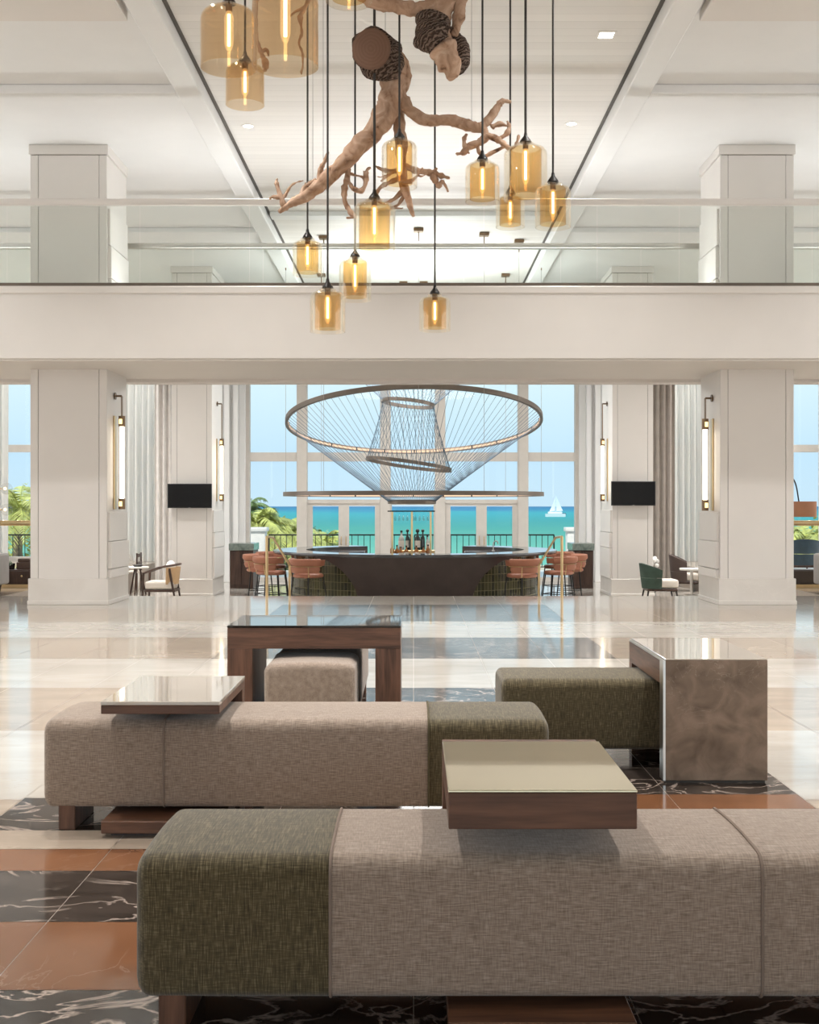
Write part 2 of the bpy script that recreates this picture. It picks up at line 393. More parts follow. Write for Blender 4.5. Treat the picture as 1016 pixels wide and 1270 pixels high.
# ------------------------------------------------------------------ room shell
EDGE, WALL, LOW = 18.2, 30.0, -.51        # lobby floor edge, window wall, sunken bar floor
XW = 13.0
def build_floor():
    mb = MB()
    rows = [-9, -6.46, -4.74, -3.02, -1.3, .42, 2.13, 3.85, 5.57, 7.28, 9.0, 10.72, 12.45, 14.2, 15.95, EDGE]
    def colour(i): return 0 if i % 2 == 0 else 1      # index 8 (5.57..7.28) is cream
    xs = [0, .595, 1.19, 1.8, 2.4]
    while xs[-1] < XW - .7: xs.append(xs[-1] + .6)
    xs.append(XW)
    X = [-x for x in xs[:0:-1]] + xs
    g = .0017
    custom_l = [(2.13, 2.83, 3), (2.83, 3.375, 2), (3.375, 3.93, 3), (3.93, 4.48, 2), (4.48, 4.765, 3), (4.765, 5.04, 1), (5.04, 5.6, 2), (5.6, 7.28, 0)]
    custom_r = [(2.13, 2.83, 3), (2.83, 3.375, 2), (3.375, 3.93, 3), (3.93, 4.48, 2), (4.48, 4.765, 3), (4.765, 5.35, 1), (5.35, 5.67, 3), (5.67, 6.8, 2), (6.8, 7.28, 0)]
    def cell(x0, x1, y0, y1, mi):
        v = [mb._v(p) for p in ((x0 + g, y0 + g, 0), (x1 - g, y0 + g, 0), (x1 - g, y1 - g, 0), (x0 + g, y1 - g, 0))]
        mb._f(v, mi)
    for i in range(len(X) - 1):
        x0, x1 = X[i], X[i + 1]; xm = (x0 + x1) / 2
        inner = abs(xm) < 1.8
        for j in range(len(rows) - 1):
            y0, y1 = rows[j], rows[j + 1]
            if inner and 2.0 < (y0 + y1) / 2 < 7.28: continue
            c = colour(j)
            if inner and c == 1: c = 2
            if inner and j == len(rows) - 2:
                cell(x0, x1, y0, 16.6, 2); cell(x0, x1, 16.6, y1, 0); continue
            cell(x0, x1, y0, y1, c)
        if inner:
            for y0, y1, c in (custom_l if xm < 0 else custom_r): cell(x0, x1, y0, y1, c)
    # lounge floors beside the sunken bar keep the lobby level
    for sx in (-1, 1):
        a, b = sorted((sx * 6.2, sx * XW))
        y = EDGE
        while y < WALL - .1:
            cell(a, b, y, min(y + 1.5, WALL), 1); y += 1.5
    # grout bed and slab just below the tiles
    mb.box(-XW, XW, -9, EDGE, -.3, -.0012, mi=4)
    mb.box(-XW, -6.2, EDGE, WALL, -.6, -.0012, mi=4); mb.box(6.2, XW, EDGE, WALL, -.6, -.0012, mi=4)
    o = mb.build('floor', [f_light, f_tan, f_dark, f_orange, f_grout], smooth=0); struct(o)
    mb = MB()
    mb.box(-6.2, 6.2, EDGE, WALL, LOW - .2, LOW)
    mb.box(-6.2, 6.2, EDGE, EDGE + .32, LOW, -.17); mb.box(-6.2, 6.2, EDGE + .32, EDGE + .64, LOW, -.34)
    struct(mb.build('floor_bar', f_light, smooth=0))
build_floor()

def build_ceiling():
    zc = 6.38
    mb = MB(); mb.box(-2.5, 2.5, -9, WALL + .3, zc, zc + .3); struct(mb.build('ceiling', planks, smooth=0))
    k = 1
    for sx in (-1, 1):
        def bx(mb, x0, x1, *a, **kw):
            x0, x1 = sorted((sx * x0, sx * x1)); mb.box(x0, x1, *a, **kw)
        mb = MB(); bx(mb, 2.5, 2.79, -9, WALL, 6.2, 6.6, bev=.012); struct(mb.build('trim_%d' % k, paint)); k += 1
        mb = MB(); bx(mb, 2.455, 2.499, -9, WALL, 6.372, 6.3799); struct(mb.build('trim_%d' % k, gap_dark, smooth=0)); k += 1
        mb = MB(); bx(mb, 2.79, XW, -9, WALL + .3, 6.31, 6.6); struct(mb.build('ceiling_side_' + ('left' if sx < 0 else 'right'), paint, smooth=0))
        mb = MB(); bx(mb, 2.86, XW, -9, 12.1, 6.2, 6.309, bev=.01); struct(mb.build('trim_%d' % k, paint_warm)); k += 1
        mb = MB(); bx(mb, 2.79, XW, 14.2, 14.46, 6.2, 6.309, bev=.01); struct(mb.build('trim_%d' % k, paint)); k += 1
        mb = MB(); bx(mb, 2.79, XW, 21.5, 21.8, 6.22, 6.309, bev=.01); struct(mb.build('trim_%d' % k, paint)); k += 1
    mb = MB(); mb.box(-2.45, 2.45, 20.6, 20.9, 6.3, 6.379, bev=.01); struct(mb.build('trim_%d' % k, paint)); k += 1
    return k
TRIM = build_ceiling()
def next_trim():
    global TRIM; TRIM += 1; return 'trim_%d' % (TRIM - 1)

def build_column(x0, x1, y0, y1, inner, z0, name, lower=True):
    """panelled square pier; inner = x of the face that looks at the centre aisle"""
    t = .018
    mb = MB()
    mb.box(x0 + t, x1 - t, y0 + t, y1 - t, z0, 6.309, mi=1)
    w = x1 - x0
    # front and back boards: stile, field, stile with shadow gaps
    g = .006
    cuts = [(x0, x0 + .105), (x0 + .105 + g, x1 - .105 - g), (x1 - .105, x1)]
    zt = 6.17
    pl = z0 + .36
    for (ya, yb) in ((y0, y0 + t), (y1 - t, y1)):
        for a, b in cuts: mb.box(a, b, ya, yb, pl, zt, bev=.003, seg=1)
    for (xa, xb) in ((x0, x0 + t), (x1 - t, x1)):
        mb.box(xa, xb, y0 + t, y1 - t, 1.28, zt, bev=.003, seg=1)
        mb.box(xa, xb, y0 + t, y1 - t, pl, 1.28, bev=.003, seg=1)
    # cornice
    mb.box(x0 - .02, x1 + .02, y0 - .02, y1 + .02, zt + .008, 6.309, bev=.004)
    # plinth
    mb.box(x0 - .025, x1 + .025, y0 - .025, y1 + .025, z0, pl, bev=.006, mi=2)
    mb.box(x0 - .035, x1 + .035, y0 - .035, y1 + .035, z0, z0 + .06, bev=.006, mi=2)
    # raised blocks on the inner face
    s = -1 if inner == x0 else 1
    for (za, zb, p) in ((pl, .48, .05), (.49, .86 if z0 == 0 else .80, .055), (.87 if z0 == 0 else .81, 1.27, .035), (4.95, 5.45, .035), (4.5, 4.93, .05), (4.05, 4.48, .055)):
        if zb - za < .05: continue
        a, b = sorted((inner, inner + s * p)); mb.box(a, b, y0 + .05, y1 - .05, za, zb, bev=.006)
    return struct(mb.build(name, [paint_warm, gap_dark, stone_plinth]))
NC0, NC1 = 16.6, 17.72
build_column(-5.26, -4.21, NC0, NC1, -4.21, 0, 'wall_column_left')
build_column(4.21, 5.22, NC0, NC1, 4.21, 0, 'wall_column_right')
FC0, FC1 = 25.0, 26.4
build_column(-5.0, -4.17, FC0, FC1, -4.17, LOW, 'wall_pier_left')
build_column(4.11, 4.95, FC0, FC1, 4.11, LOW, 'wall_pier_right')

# bridge across the hall
BY0, BY1, BZ0, BZ1 = 15.41, 18.2, 3.21, 4.07
mb = MB()
mb.box(-XW, XW, BY0, BY1, BZ0 + .02, BZ1, bev=.01)
mb.box(-XW, XW, BY0 + .06, BY0 + .12, BZ0, BZ0 + .05)
mb.box(-XW, XW, BY1 - .30, BY1, BZ0 - .03, BZ0 + .05, bev=.008)
mb.box(-XW, XW, BY0 - .03, BY0 + .2, BZ1 - .01, BZ1 + .085, bev=.01)
struct(mb.build('floor_bridge', paint_warm))

def balustrade(y, label, joints, railm):
    t = thing('glass_balustrade', label, 'railing', (0, y, BZ1 + .085), group=None)
    mb = MB(); mb.box(-XW, XW, -.03, .03, 0, .05); mb.build('base_channel', rail_bronze, t)
    mb = MB(); mb.box(-XW, XW, -.045, .045, 1.04, 1.125, bev=.02, seg=3); mb.build('handrail', railm, t)
    for a, b in zip(joints[:-1], joints[1:]):
        mb = MB(); mb.box(a + .006, b - .006, -.008, .008, .045, 1.045); mb.build('glass_pane', rail_glass, t, smooth=0)
balustrade(BY0 + .06, 'frameless glass balustrade with white handrail along the edge facing the pendants', [-12.9, -9.3, -7.0, -5.2, -3.5, -2.1, -.6, .9, 2.35, 3.4, 5.1, 7, 9.3, 12.9], paint_warm)
balustrade(BY1 - .12, 'second glass balustrade with handrail greyed to look unlit, on the bar side of the bridge', [-12.9, -9.3, -7.4, -5.3, -3.3, -2.25, -.75, .75, 2.2, 3.4, 5.3, 7.2, 9.3, 12.9], steel)  # steel grey stands in for the shade on this handrail

# side walls, back wall with entrance openings
for sx, nm in ((-1, 'left'), (1, 'right')):
    mb = MB(); a, b = sorted((sx * XW, sx * (XW + .3))); mb.box(a, b, -9, WALL + .3, -.6, 6.6); struct(mb.build('wall_' + nm, paint, smooth=0))
mb = MB()
mb.box(-XW, -9, -9.3, -9, 0, 6.6); mb.box(9, XW, -9.3, -9, 0, 6.6); mb.box(-9, 9, -9.3, -9, 5.6, 6.6)
for x in (-4.5, 0, 4.5): mb.box(x - .15, x + .15, -9.3, -9, 0, 5.6)
struct(mb.build('wall_back', paint, smooth=0))

# window wall: piers and header
def wallpiece(name, x0, x1, z0, z1, y0=WALL, y1=WALL + .3, m=None, bev=0):
    mb = MB(); mb.box(x0, x1, y0, y1, z0, z1, bev=bev); return struct(mb.build(name, m or frame_paint))
WT = 5.9
wallpiece('wall_front', -XW, XW, WT, 6.6)
wallpiece('wall_front_left', -5.75, -4.16, LOW - .1, WT); wallpiece('wall_front_right', 4.10, 5.75, LOW - .1, WT)
# stepped pilasters beside the big window
for sx, x0 in ((-1, -4.16), (1, 4.10)):
    mb = MB()
    for a, b, p in ((0, .16, .10), (.16, .30, .24), (.30, .36, .18), (.36, .50, .34), (.50, .58, .26), (.58, .85, .42)):
        q, r = sorted((x0 + sx * a, x0 + sx * b)); mb.box(q, r, WALL - p, WALL, LOW, WT, bev=.01)
    struct(mb.build(next_trim(), paint))

def build_window(n, x0, x1, xm, z0, z1, zm, mw=.13, skip_below=None, doors=()):
    t = structE('window_%d' % n)
    mb = MB(); y0, y1 = WALL + .02, WALL + .22
    mb.box(x0, x0 + mw * .7, y0, y1, z0, z1); mb.box(x1 - mw * .7, x1, y0, y1, z0, z1)
    for x in xm:
        mb.box(x - mw, x + mw, y0 - .04, y1, z0, z1, bev=.012)
    edges = [x0] + list(xm) + [x1]
    for i in range(len(edges) - 1):
        a, b = edges[i] + mw * .7, edges[i + 1] - mw * .7
        for z, h in zm: mb.box(a, b, y0 + .01, y1 - .02, z - h, z + h)
        mb.box(a, b, y0, y1, z1 - .12, z1)
        if i in doors: mb.box(a, b, y0 + .01, y1 - .02, 1.42, 1.52)
        elif z0 > LOW - .2: mb.box(a, b, y0, y1, z0, z0 + .10)
    mb.build('window_frame', frame_paint, t)
    for i in range(len(edges) - 1):
        a, b = edges[i] + mw, edges[i + 1] - mw
        zs = [(1.5 if i in doors else z0 + .1)] + [z for z, h in zm] + [z1 - .1]
        for q in range(len(zs) - 1):
            hb = .0 if q == 0 else .11
            mb = MB(); mb.box(a, b, WALL + .11, WALL + .118, zs[q] + hb, zs[q + 1] - (.11 if q < len(zs) - 2 else 0)); mb.build('pane', win_glass, t, smooth=0)
build_window(1, -4.16, 4.10, (-2.77, -.70, .66, 2.72), LOW, WT, [(PZ(566.5, 30), .11)], doors=(1, 2, 3))
build_window(2, -12, -5.75, (-9.2, -7.6), 0, WT, [(PZ(556, 30), .09)])
build_window(3, 5.75, 12, (7.6, 9.1), 0, WT, [(PZ(556, 30), .09)])
for sx, nm in ((-1, 'left_end'), (1, 'right_end')):
    a, b = sorted((sx * 12, sx * XW)); wallpiece('wall_front_' + nm, a, b, 0, WT)
# french doors in the three middle bays
def build_door(n, x0, x1, handle_side):
    t = structE('door_%d' % n); fw = .13
    mb = MB(); y0, y1 = WALL + .06, WALL + .16
    mb.box(x0, x0 + fw, y0, y1, LOW, 1.42); mb.box(x1 - fw, x1, y0, y1, LOW, 1.42)
    mb.box(x0 + fw, x1 - fw, y0, y1, 1.36, 1.42); mb.box(x0 + fw, x1 - fw, y0, y1, LOW, LOW + .3)
    mb.build('door_frame', frame_paint, t)
    mb = MB(); mb.box(x0 + fw, x1 - fw, WALL + .10, WALL + .108, LOW + .3, 1.36); mb.build('pane', win_glass, t, smooth=0)
    hx = x1 - .06 if handle_side > 0 else x0 + .06
    mb = MB(); mb.tube([(hx, WALL + .05, .40), (hx, WALL + .0, .42), (hx, WALL + .0, .58), (hx, WALL + .05, .60)], .012, 6); mb.build('door_handle', brass, t)
for i, (a, b, s) in enumerate(((-2.64, -1.735, 1), (-1.735, -.83, -1), (.79, 1.69, 1), (1.69, 2.59, -1))): build_door(i + 1, a, b, s)
t = structE('door_5')
mb = MB()
for a, b in ((-.57, -.54), (.50, .53)): mb.box(a, b, WALL + .06, WALL + .16, LOW, 1.42)
mb.box(-.54, .5, WALL + .06, WALL + .16, 1.39, 1.42); mb.box(-.54, .5, WALL + .06, WALL + .16, LOW, LOW + .12); mb.build('door_frame', frame_paint, t)
mb = MB(); mb.box(-.54, .5, WALL + .10, WALL + .108, LOW + .12, 1.39); mb.build('pane', win_glass, t, smooth=0)

# ------------------------------------------------------------------ curtains
def curtain(x0, x1, y, z0, z1, amp, wl, m, name, label, seed=0):
    mb = MB(); n = int((x1 - x0) / wl * 10); rnd = random.Random(seed)
    ph = 0; top = []; bot = []
    for i in range(n + 1):
        x = x0 + (x1 - x0) * i / n; ph += 2 * PI / 10 * rnd.uniform(.75, 1.25)
        yy = y + amp * math.sin(ph)
        top.append((x, yy, z1)); bot.append((x + .01 * math.sin(ph * .3), yy * 1 + amp * .3 * math.sin(ph * .5), z0))
    th = .006
    for off in (0, th):
        A = [mb._v((p[0], p[1] + off, p[2])) for p in top]; B = [mb._v((p[0], p[1] + off, p[2])) for p in bot]
        for i in range(n): mb._f([A[i], A[i + 1], B[i + 1], B[i]])
        if off == 0: A0, B0 = A, B
    for i in range(n):
        mb._f([A0[i], A[i], A[i + 1], A0[i + 1]]); mb._f([B0[i], B0[i + 1], B[i + 1], B[i]])
    mb._f([A0[0], B0[0], B[0], A[0]]); mb._f([A0[-1], A[-1], B[-1], B0[-1]])
    o = mb.build(name, m, smooth=60); tag(o, label, 'curtain'); return o
curtain(-7.35, -6.15, 29.4, .01, 5.85, .07, .16, curtain_sheer, 'sheer_curtain', 'white sheer curtain behind the round side table and wooden armchair', 1)
curtain(5.95, 7.4, 29.4, .01, 5.85, .07, .16, curtain_sheer, 'sheer_curtain', 'pale sheer curtain behind the brown tub chair and small table', 2)
curtain(-10.9, -9.87, 29.4, .01, 5.85, .08, .2, curtain_sheer, 'sheer_curtain', 'white sheer curtain behind the two glowing glass globes', 3)
curtain(9.86, 10.9, 29.4, .01, 5.85, .08, .2, curtain_sheer, 'sheer_curtain', 'white sheer curtain beside the rust coloured drum lampshade', 4)
curtain(5.15, 6.05, 28.0, LOW + .01, 5.85, .05, .14, curtain_taupe, 'taupe_curtain', 'taupe pleated drape next to the television by the green tub chair', 5)
curtain(-6.0, -5.2, 28.0, LOW + .01, 5.85, .05, .14, plain('grey_white_curtain', (.62, .59, .56), .95), 'pleated_drape', 'off white pleated drape between the sheers and the pier with television', 6)

# ------------------------------------------------------------------ benches and tables
def sec(w, zb, zt, r, inset, crown=.012, n=6):
    """closed rounded section in YZ, y from 0..w"""
    pts = []
    y0, y1, z0, z1 = inset, w - inset, zb + inset, zt - inset
    rr = max(r - inset * .6, .006); rb = .03
    for (cy, cz, q, a) in ((y1 - rb, z0 + rb, rb, -PI / 2), (y1 - rr, z1 - rr, rr, 0), (y0 + rr, z1 - rr, rr, PI / 2), (y0 + rb, z0 + rb, rb, PI)):
        for i in range(n + 1):
            th = a + PI / 2 * i / n
            pts.append([cy + q * math.cos(th), cz + q * math.sin(th)])
    k = []
    for i, p in enumerate(pts):
        k.append(p); q = pts[(i + 1) % len(pts)]
        if abs(p[1] - q[1]) < 1e-5 and p[1] > (zb + zt) / 2 and abs(p[0] - q[0]) > .1:
            for j in range(1, 10): k.append([p[0] + (q[0] - p[0]) * j / 10, p[1]])
    for p in k:
        if p[1] > (zb + zt) / 2: p[1] += crown * max(0, 1 - (2 * (p[0] - w / 2) / w) ** 2)
    return k
def upholstery(x0, x1, w, zb, zt, r0, r1, name, m, parent):
    mb = MB(); stations = []
    def ends(x, r, s):
        return [(x + s * (r - r * math.cos(PI / 2 * i / 5)), r - r * math.sin(PI / 2 * i / 5)) for i in range(6)]
    stations = ends(x0, r0, 1) + [(x0 + (x1 - x0) * i / 8, 0) for i in range(1, 8)] + ends(x1, r1, -1)[::-1]
    rings = []
    for x, ins in stations: rings.append([mb._v((x, y, z)) for y, z in sec(w, zb, zt, .045, ins)])
    k = len(rings[0])
    for A, B in zip(rings[:-1], rings[1:]):
        for i in range(k): mb._f([A[i], A[(i + 1) % k], B[(i + 1) % k], B[i]])
    mb._f(rings[0][::-1]); mb._f(rings[-1])
    return mb.build(name, m, parent, smooth=50)
def bench(loc, rz, segs, label, legs, w=.53, group=None):
    """segs: list of (x0,x1,material,partname); legs: list of x0"""
    t = thing('upholstered_bench', label, 'bench', loc, rz, group)
    zb, zt = .095, .455
    for i, (a, b, m, nm) in enumerate(segs):
        o = upholstery(a, b, w, zb, zt, .04 if i == 0 else .006, .04 if i == len(segs) - 1 else .006, nm, m, t)
        o['label'] = 'olive green woven section' if m is olive else 'beige woven section'
        if i:
            mb = MB(); ring = [(a, y, z) for y, z in sec(w, zb, zt, .045, -.001)]
            mb.tube(ring, .0045, 6, closed=True); mb.build('piping', pipe_beige if m is not olive else pipe_olive, t)
    for x in legs:
        mb = MB(); mb.box(x, x + .07, .012, .31, 0, zb + .01, bev=.003); mb.build('leg', walnut_z, t)
    return t
B1 = bench((-.712, 3.076, 0), 0, [(0, .5, olive, 'olive_seat'), (.5, 1.6, beige, 'beige_seat'), (1.6, 2.11, beige, 'beige_seat')],
      'long bench closest to us, olive at one end, carrying the bronze topped table', [.06, 1.98])
B2 = bench((-1.547, 5.033, 0), 0, [(0, .507, beige, 'beige_seat'), (.507, 1.61, beige, 'beige_seat'), (1.61, 2.114, olive, 'olive_seat')],
      'long beige bench with olive end, carrying the table with pale stone top', [.065, 1.98])
B3 = bench((.453, 6.23, 0), 0, [(0, 1.2, olive, 'olive_seat')], 'short all olive green bench running under the brown stone table', [.06, 1.07], w=.512)
B4 = bench((-.33, 6.82, 0), PI / 2, [(0, .55, beige, 'beige_seat'), (.55, 2.05, beige, 'beige_seat')], 'beige bench passing lengthwise beneath the arch of the dark topped table', [.06, 1.9], w=.516)

# bronze-topped C table on the near bench
t = thing('side_table', 'low walnut block table with shiny bronze top over the closest bench', 'table', (.087, 3.0, 0))
W = .468
mb = MB(); mb.box(0, W, 0, .62, .549, .639, bev=.002); mb.build('table_block', walnut, t)
mb = MB(); mb.box(-.001, W + .001, -.001, .621, .6395, .6465, bev=.002); mb.build('table_top', bronze_glass, t)
mb = MB(); mb.box(0, W, .615, .69, .02, .639, bev=.002); mb.build('back_panel', walnut_z, t)
mb = MB(); mb.box(0, W, 0, .615, .02, .069, bev=.002); b = mb.build('base', walnut, t)
mb = MB(); mb.box(.03, W - .03, .05, .6, 0, .021); mb.build('foot', dark_wood, b)
# pale stone topped C table on the second bench
t = thing('side_table', 'walnut table with polished pale stone top straddling the long beige bench', 'table', (-1.271, 4.915, 0))
W = .482
mb = MB(); mb.box(0, W, 0, .74, .506, .541, bev=.002); mb.build('table_frame', walnut, t)
mb = MB(); mb.box(-.001, W + .001, -.001, .741, .5415, .557, bev=.002); mb.build('table_top', cream_stone_top, t)
mb = MB(); mb.box(0, W, .66, .74, .02, .506, bev=.002); mb.build('back_panel', walnut_z, t)
mb = MB(); mb.box(0, W, 0, .66, .02, .069, bev=.002); b = mb.build('base', walnut, t)
mb = MB(); mb.box(.03, W - .03, .05, .64, 0, .021); mb.build('foot', dark_wood, b)
# brown stone table at the olive bench
t = thing('stone_table', 'square brown stone table with slab leg standing over the olive bench', 'table', (1.218, 5.9, 0))
W = .51
mb = MB(); mb.box(.012, W, 0, .03, .012, .6, bev=.002); mb.box(.012, W, .0301, .93, .588, .6, bev=.002); mb.build('stone_cladding', [brown_stone], t)
mb = MB(); mb.box(0, .0118, .0, .085, .012, .6); mb.box(0, .0118, .0851, .93, .59, .6); mb.build('edge_trim', steel, t)
mb = MB(); mb.box(.0121, W, .0301, .085, .012, .588); mb.box(.0005, W, .0851, .93, .477, .5878); mb.build('wood_lining', walnut_y, t)
mb = MB(); mb.box(.0125, W - .01, .01, .08, 0, .0119); mb.build('foot_strip', gap_dark, t)
mb = MB(); mb.box(.012, W - .001, .001, .929, .6002, .606, bev=.002); mb.build('table_top', cream_stone_top, t)
mb = MB(); mb.box(.0, W, .85, .93, 0, .4768); mb.build('back_leg', walnut_z, t)
# dark topped arch table at the back
t = thing('arch_table', 'walnut arch table with glossy black top, behind the long beige bench', 'table', (-1.092, 7.09, 0))
W = 1.016
mb = MB(); mb.box(0, .148, 0, .68, 0, .515, bev=.002); mb.build('leg', walnut_z, t)
mb = MB(); mb.box(W - .148, W, 0, .68, 0, .515, bev=.002); mb.build('leg', walnut_z, t)
mb = MB(); mb.box(0, W, 0, .68, .5152, .637, bev=.002); mb.build('apron', walnut, t)
mb = MB(); mb.box(-.001, W + .001, -.001, .681, .6372, .651, bev=.002); mb.build('table_top', black_stone, t)

# ------------------------------------------------------------------ pendants
def pendant(px, yt, yb, w, d, kind, label, cordpx=None):
    R = w / 2 * d / F
    x = PX(px, d); zt = PZ(yt, d); zb = H + (CY - yb) * (d + R) / F
    t = thing('pendant_lamp', label, 'pendant lamp', (x, d, zb), group=None)
    h = zt - zb; top = 6.38 - zb
    mb = MB(); mb.tube([(0, 0, h + .05), (0, 0, top - .03)], .011 if R > .16 else .0085, 8); mb.build('cord', cord_mat, t)
    mb = MB(); mb.lathe([(0, top - .002), (.06, top - .002), (.06, top - .03), (0, top - .03)], n=20); mb.build('ceiling_cup', black_metal, t)
    mb = MB(); mb.lathe([(0, h + .075), (.012, h + .075), (.016, h + .05), (.034 + R * .06, h + .012), (.036 + R * .08, h - .004), (0, h - .004)], n=20); mb.build('cap', black_metal, t)
    mb = MB(); mb.lathe([(0, h - .004), (.024, h - .004), (.024, h - .06), (0, h - .06)], n=16); mb.build('socket', bronze, t)
    prof = [(.034 + R * .08, h)]
    sh = R * .62
    prof.append((.05 + R * .12, h - sh * .12)); prof.append((R * .45, h - sh * .26))
    for i in range(7):
        a = PI / 2 * i / 6
        prof.append((R * (.62 + .38 * math.sin(a)), h - sh * (.40 + .60 * (1 - math.cos(a)))))
    prof += [(R, h * .35), (R, h * .06), (R * 1.0, 0)]
    th = .007
    inner = [(max(r - th, .01), z - (th * .8 if i < 9 else 0)) for i, (r, z) in enumerate(prof)]; inner[-1] = (R - th, 0)
    mb = MB(); mb.lathe(prof + inner[::-1], n=48, closed=True)
    o = mb.build('glass_shade', amber_smoke if kind == 'smoke' else amber_clear, t, smooth=60)
    if kind != 'smoke':
        r2 = R * .74; z1 = h - sh * .62; z0 = h * .07
        mb = MB(); mb.lathe([(r2, z0), (r2, z1), (r2 * .9, z1 + sh * .1), (r2 * .88, z1 + sh * .1), (r2 - .004, z1 - .002), (r2 - .004, z0)], n=40, closed=True)
        mb.build('inner_sleeve', amber_deep, t, smooth=60)
    br = .016 + R * .085; bl = h * .62
    mb = MB(); mb.lathe([(0, h - .06), (br * .6, h - .062), (br, h - .10), (br, h - .06 - bl * .8), (br * .6, h - .06 - bl * .95), (0, h - .06 - bl)], n=16); bo = mb.build('bulb', glass_bulb, t, smooth=60)
    mb = MB()
    mb.tube([(0, 0, h - .08), (0, 0, h - .06 - bl * .85)], br * .34, 8)
    mb.build('filament', glow_fil, bo)
def mk_bulb():
    m, nt = nodes_of('bulb_glass'); e = N(nt, 'ShaderNodeEmission'); o = N(nt, 'ShaderNodeOutputMaterial'); t = N(nt, 'ShaderNodeBsdfTransparent'); x = N(nt, 'ShaderNodeMixShader')
    e.inputs[0].default_value = (1, .68, .32, 1); e.inputs[1].default_value = 1.7; x.inputs[0].default_value = .22
    L(nt, t.outputs[0], x.inputs[1]); L(nt, e.outputs[0], x.inputs[2]); L(nt, x.outputs[0], o.inputs[0]); return m
glass_bulb = mk_bulb()
pendant(284, 4, 97, 70, 8.6, 'smoke', 'big smoky amber pendant lamp, the outermost one beside the ceiling beam')
pendant(354, -20, 97, 82, 8.05, 'smoke', 'biggest amber pendant lamp, cut off by the top of the view')
pendant(304, 76, 138, 48, 9.2, 'smoke', 'small smoky amber pendant lamp hanging behind and below two bigger ones')
pendant(433, -50, 14, 58, 9.0, 'clear', 'amber pendant lamp of which only the lowest rim shows at the top')
pendant(495.5, 171, 238, 44, 10.0, 'clear', 'amber pendant lamp hanging in front of the forked driftwood trunk')
pendant(464.5, 246, 318, 52, 10.1, 'clear', 'large amber pendant lamp between trunk lamp and bridge handrail, centre of cluster')
pendant(381.5, 295, 345, 37, 10.8, 'clear', 'small amber pendant lamp below the drooping twig tips, before the balustrade')
pendant(440.5, 318, 376, 40, 10.9, 'clear', 'amber pendant lamp overlapping the top edge of the bridge fascia')
pendant(406.5, 357, 415, 44, 10.0, 'clear', 'lowest hanging amber pendant lamp, fully in front of the fascia, beside overlapping one')
pendant(539.5, 364, 413, 39, 10.9, 'clear', 'amber pendant lamp hanging alone low in front of the bridge fascia')
pendant(598.5, 198, 256, 43, 10.1, 'clear', 'amber pendant lamp below the twiggy end of the branch, beside the tall one')
pendant(652, 176, 255, 54, 10.2, 'clear', 'tall large amber pendant lamp amid a tight group of four')
pendant(633, 240, 286, 36, 10.9, 'clear', 'smallest amber pendant lamp tucked behind and under the tall large one')
pendant(686, 226, 287, 44, 9.78, 'clear', 'amber pendant lamp at the beam side end of the group of four')

# ------------------------------------------------------------------ driftwood
def branch_path(mb, pts, d, rad, k=7, n=10, wob=.35, jit=.01, mi=0):
    """pts: (px, py[, depth offset]) ; rad in px"""
    P = [(PX(p[0], d + (p[2] if len(p) > 2 else 0)), d + (p[2] if len(p) > 2 else 0), PZ(p[1], d + (p[2] if len(p) > 2 else 0))) for p in pts]
    path = catmull(P, k); rr = interp([r * d / F for r in rad], k)
    for i in range(1, len(path) - 1):
        v = path[i]; path[i] = v + Vector((noise.noise(v * 9), noise.noise(v * 9 + Vector((5, 1, 2))), noise.noise(v * 9 + Vector((1, 7, 3))))) * jit
        th = rr[i] < .03
        rr[i] *= 1 + (.25 if th else .20) * noise.noise(v * 16) + (.65 if th else .20) * noise.noise(v * 42)
    mb.tube(path, rr, n, wob=wob, mi=mi)
    return path
def twig(mb, start, d, rnd, ang, length, r0, depth=0):
    """start in px; grows a gnarled twig with knots"""
    x, y = start; pts = [(x, y, depth)]; rad = [r0]; steps = max(3, int(length / 9)); a = ang
    for i in range(steps):
        a += rnd.uniform(-.75, .75); x += math.cos(a) * length / steps; y += math.sin(a) * length / steps
        depth += rnd.uniform(-.03, .03)
        pts.append((x, y, depth)); rad.append(r0 * (1 - .6 * (i + 1) / steps) * rnd.uniform(.75, 1.35))
        if rnd.random() < .35 and length > 22: twig(mb, (x, y), d, rnd, a + rnd.choice((-1, 1)) * rnd.uniform(.7, 1.4), length * .4, r0 * .6, depth)
    branch_path(mb, pts, d, rad, k=3, n=6, wob=.3, jit=.004)
DB = 10.45
rnd = random.Random(11)
t = thing('driftwood_branch', 'big forked driftwood branch with sawn round end, hanging among the amber lamps', 'driftwood', (0, 0, 0))
mb = MB()
branch_path(mb, [(474, 74, -.14), (482, 86, -.06), (488, 102, 0), (484, 130, 0), (470, 156, 0), (440, 188, 0), (410, 218, 0), (384, 240, 0), (362, 252, 0), (346, 263, 0)],
            DB, [16, 17, 17, 16, 13, 11, 9.5, 7.5, 5, 2.5], wob=.3)
branch_path(mb, [(478, 66, .1), (495, 84, .1), (497, 104, .08), (488, 124, .02)], DB, [13, 14, 12, 8], wob=.25)
branch_path(mb, [(492, 106, 0), (500, 126, 0), (514, 143, 0), (535, 150, 0), (560, 149, 0), (582, 156, 0), (598, 157, 0), (612, 140, 0), (622, 127, 0), (634, 126, 0)], DB, [9, 8, 7, 6.5, 6.5, 6.5, 7, 5, 3.5, 1.6], wob=.25)
branch_path(mb, [(491, 110, .05), (494, 140, .1), (497, 168, .1), (498, 200, .1), (501, 232, .08), (508, 248, .05), (513, 268, .05)], DB, [9, 8, 7.5, 7, 6, 4, 2], wob=.3)
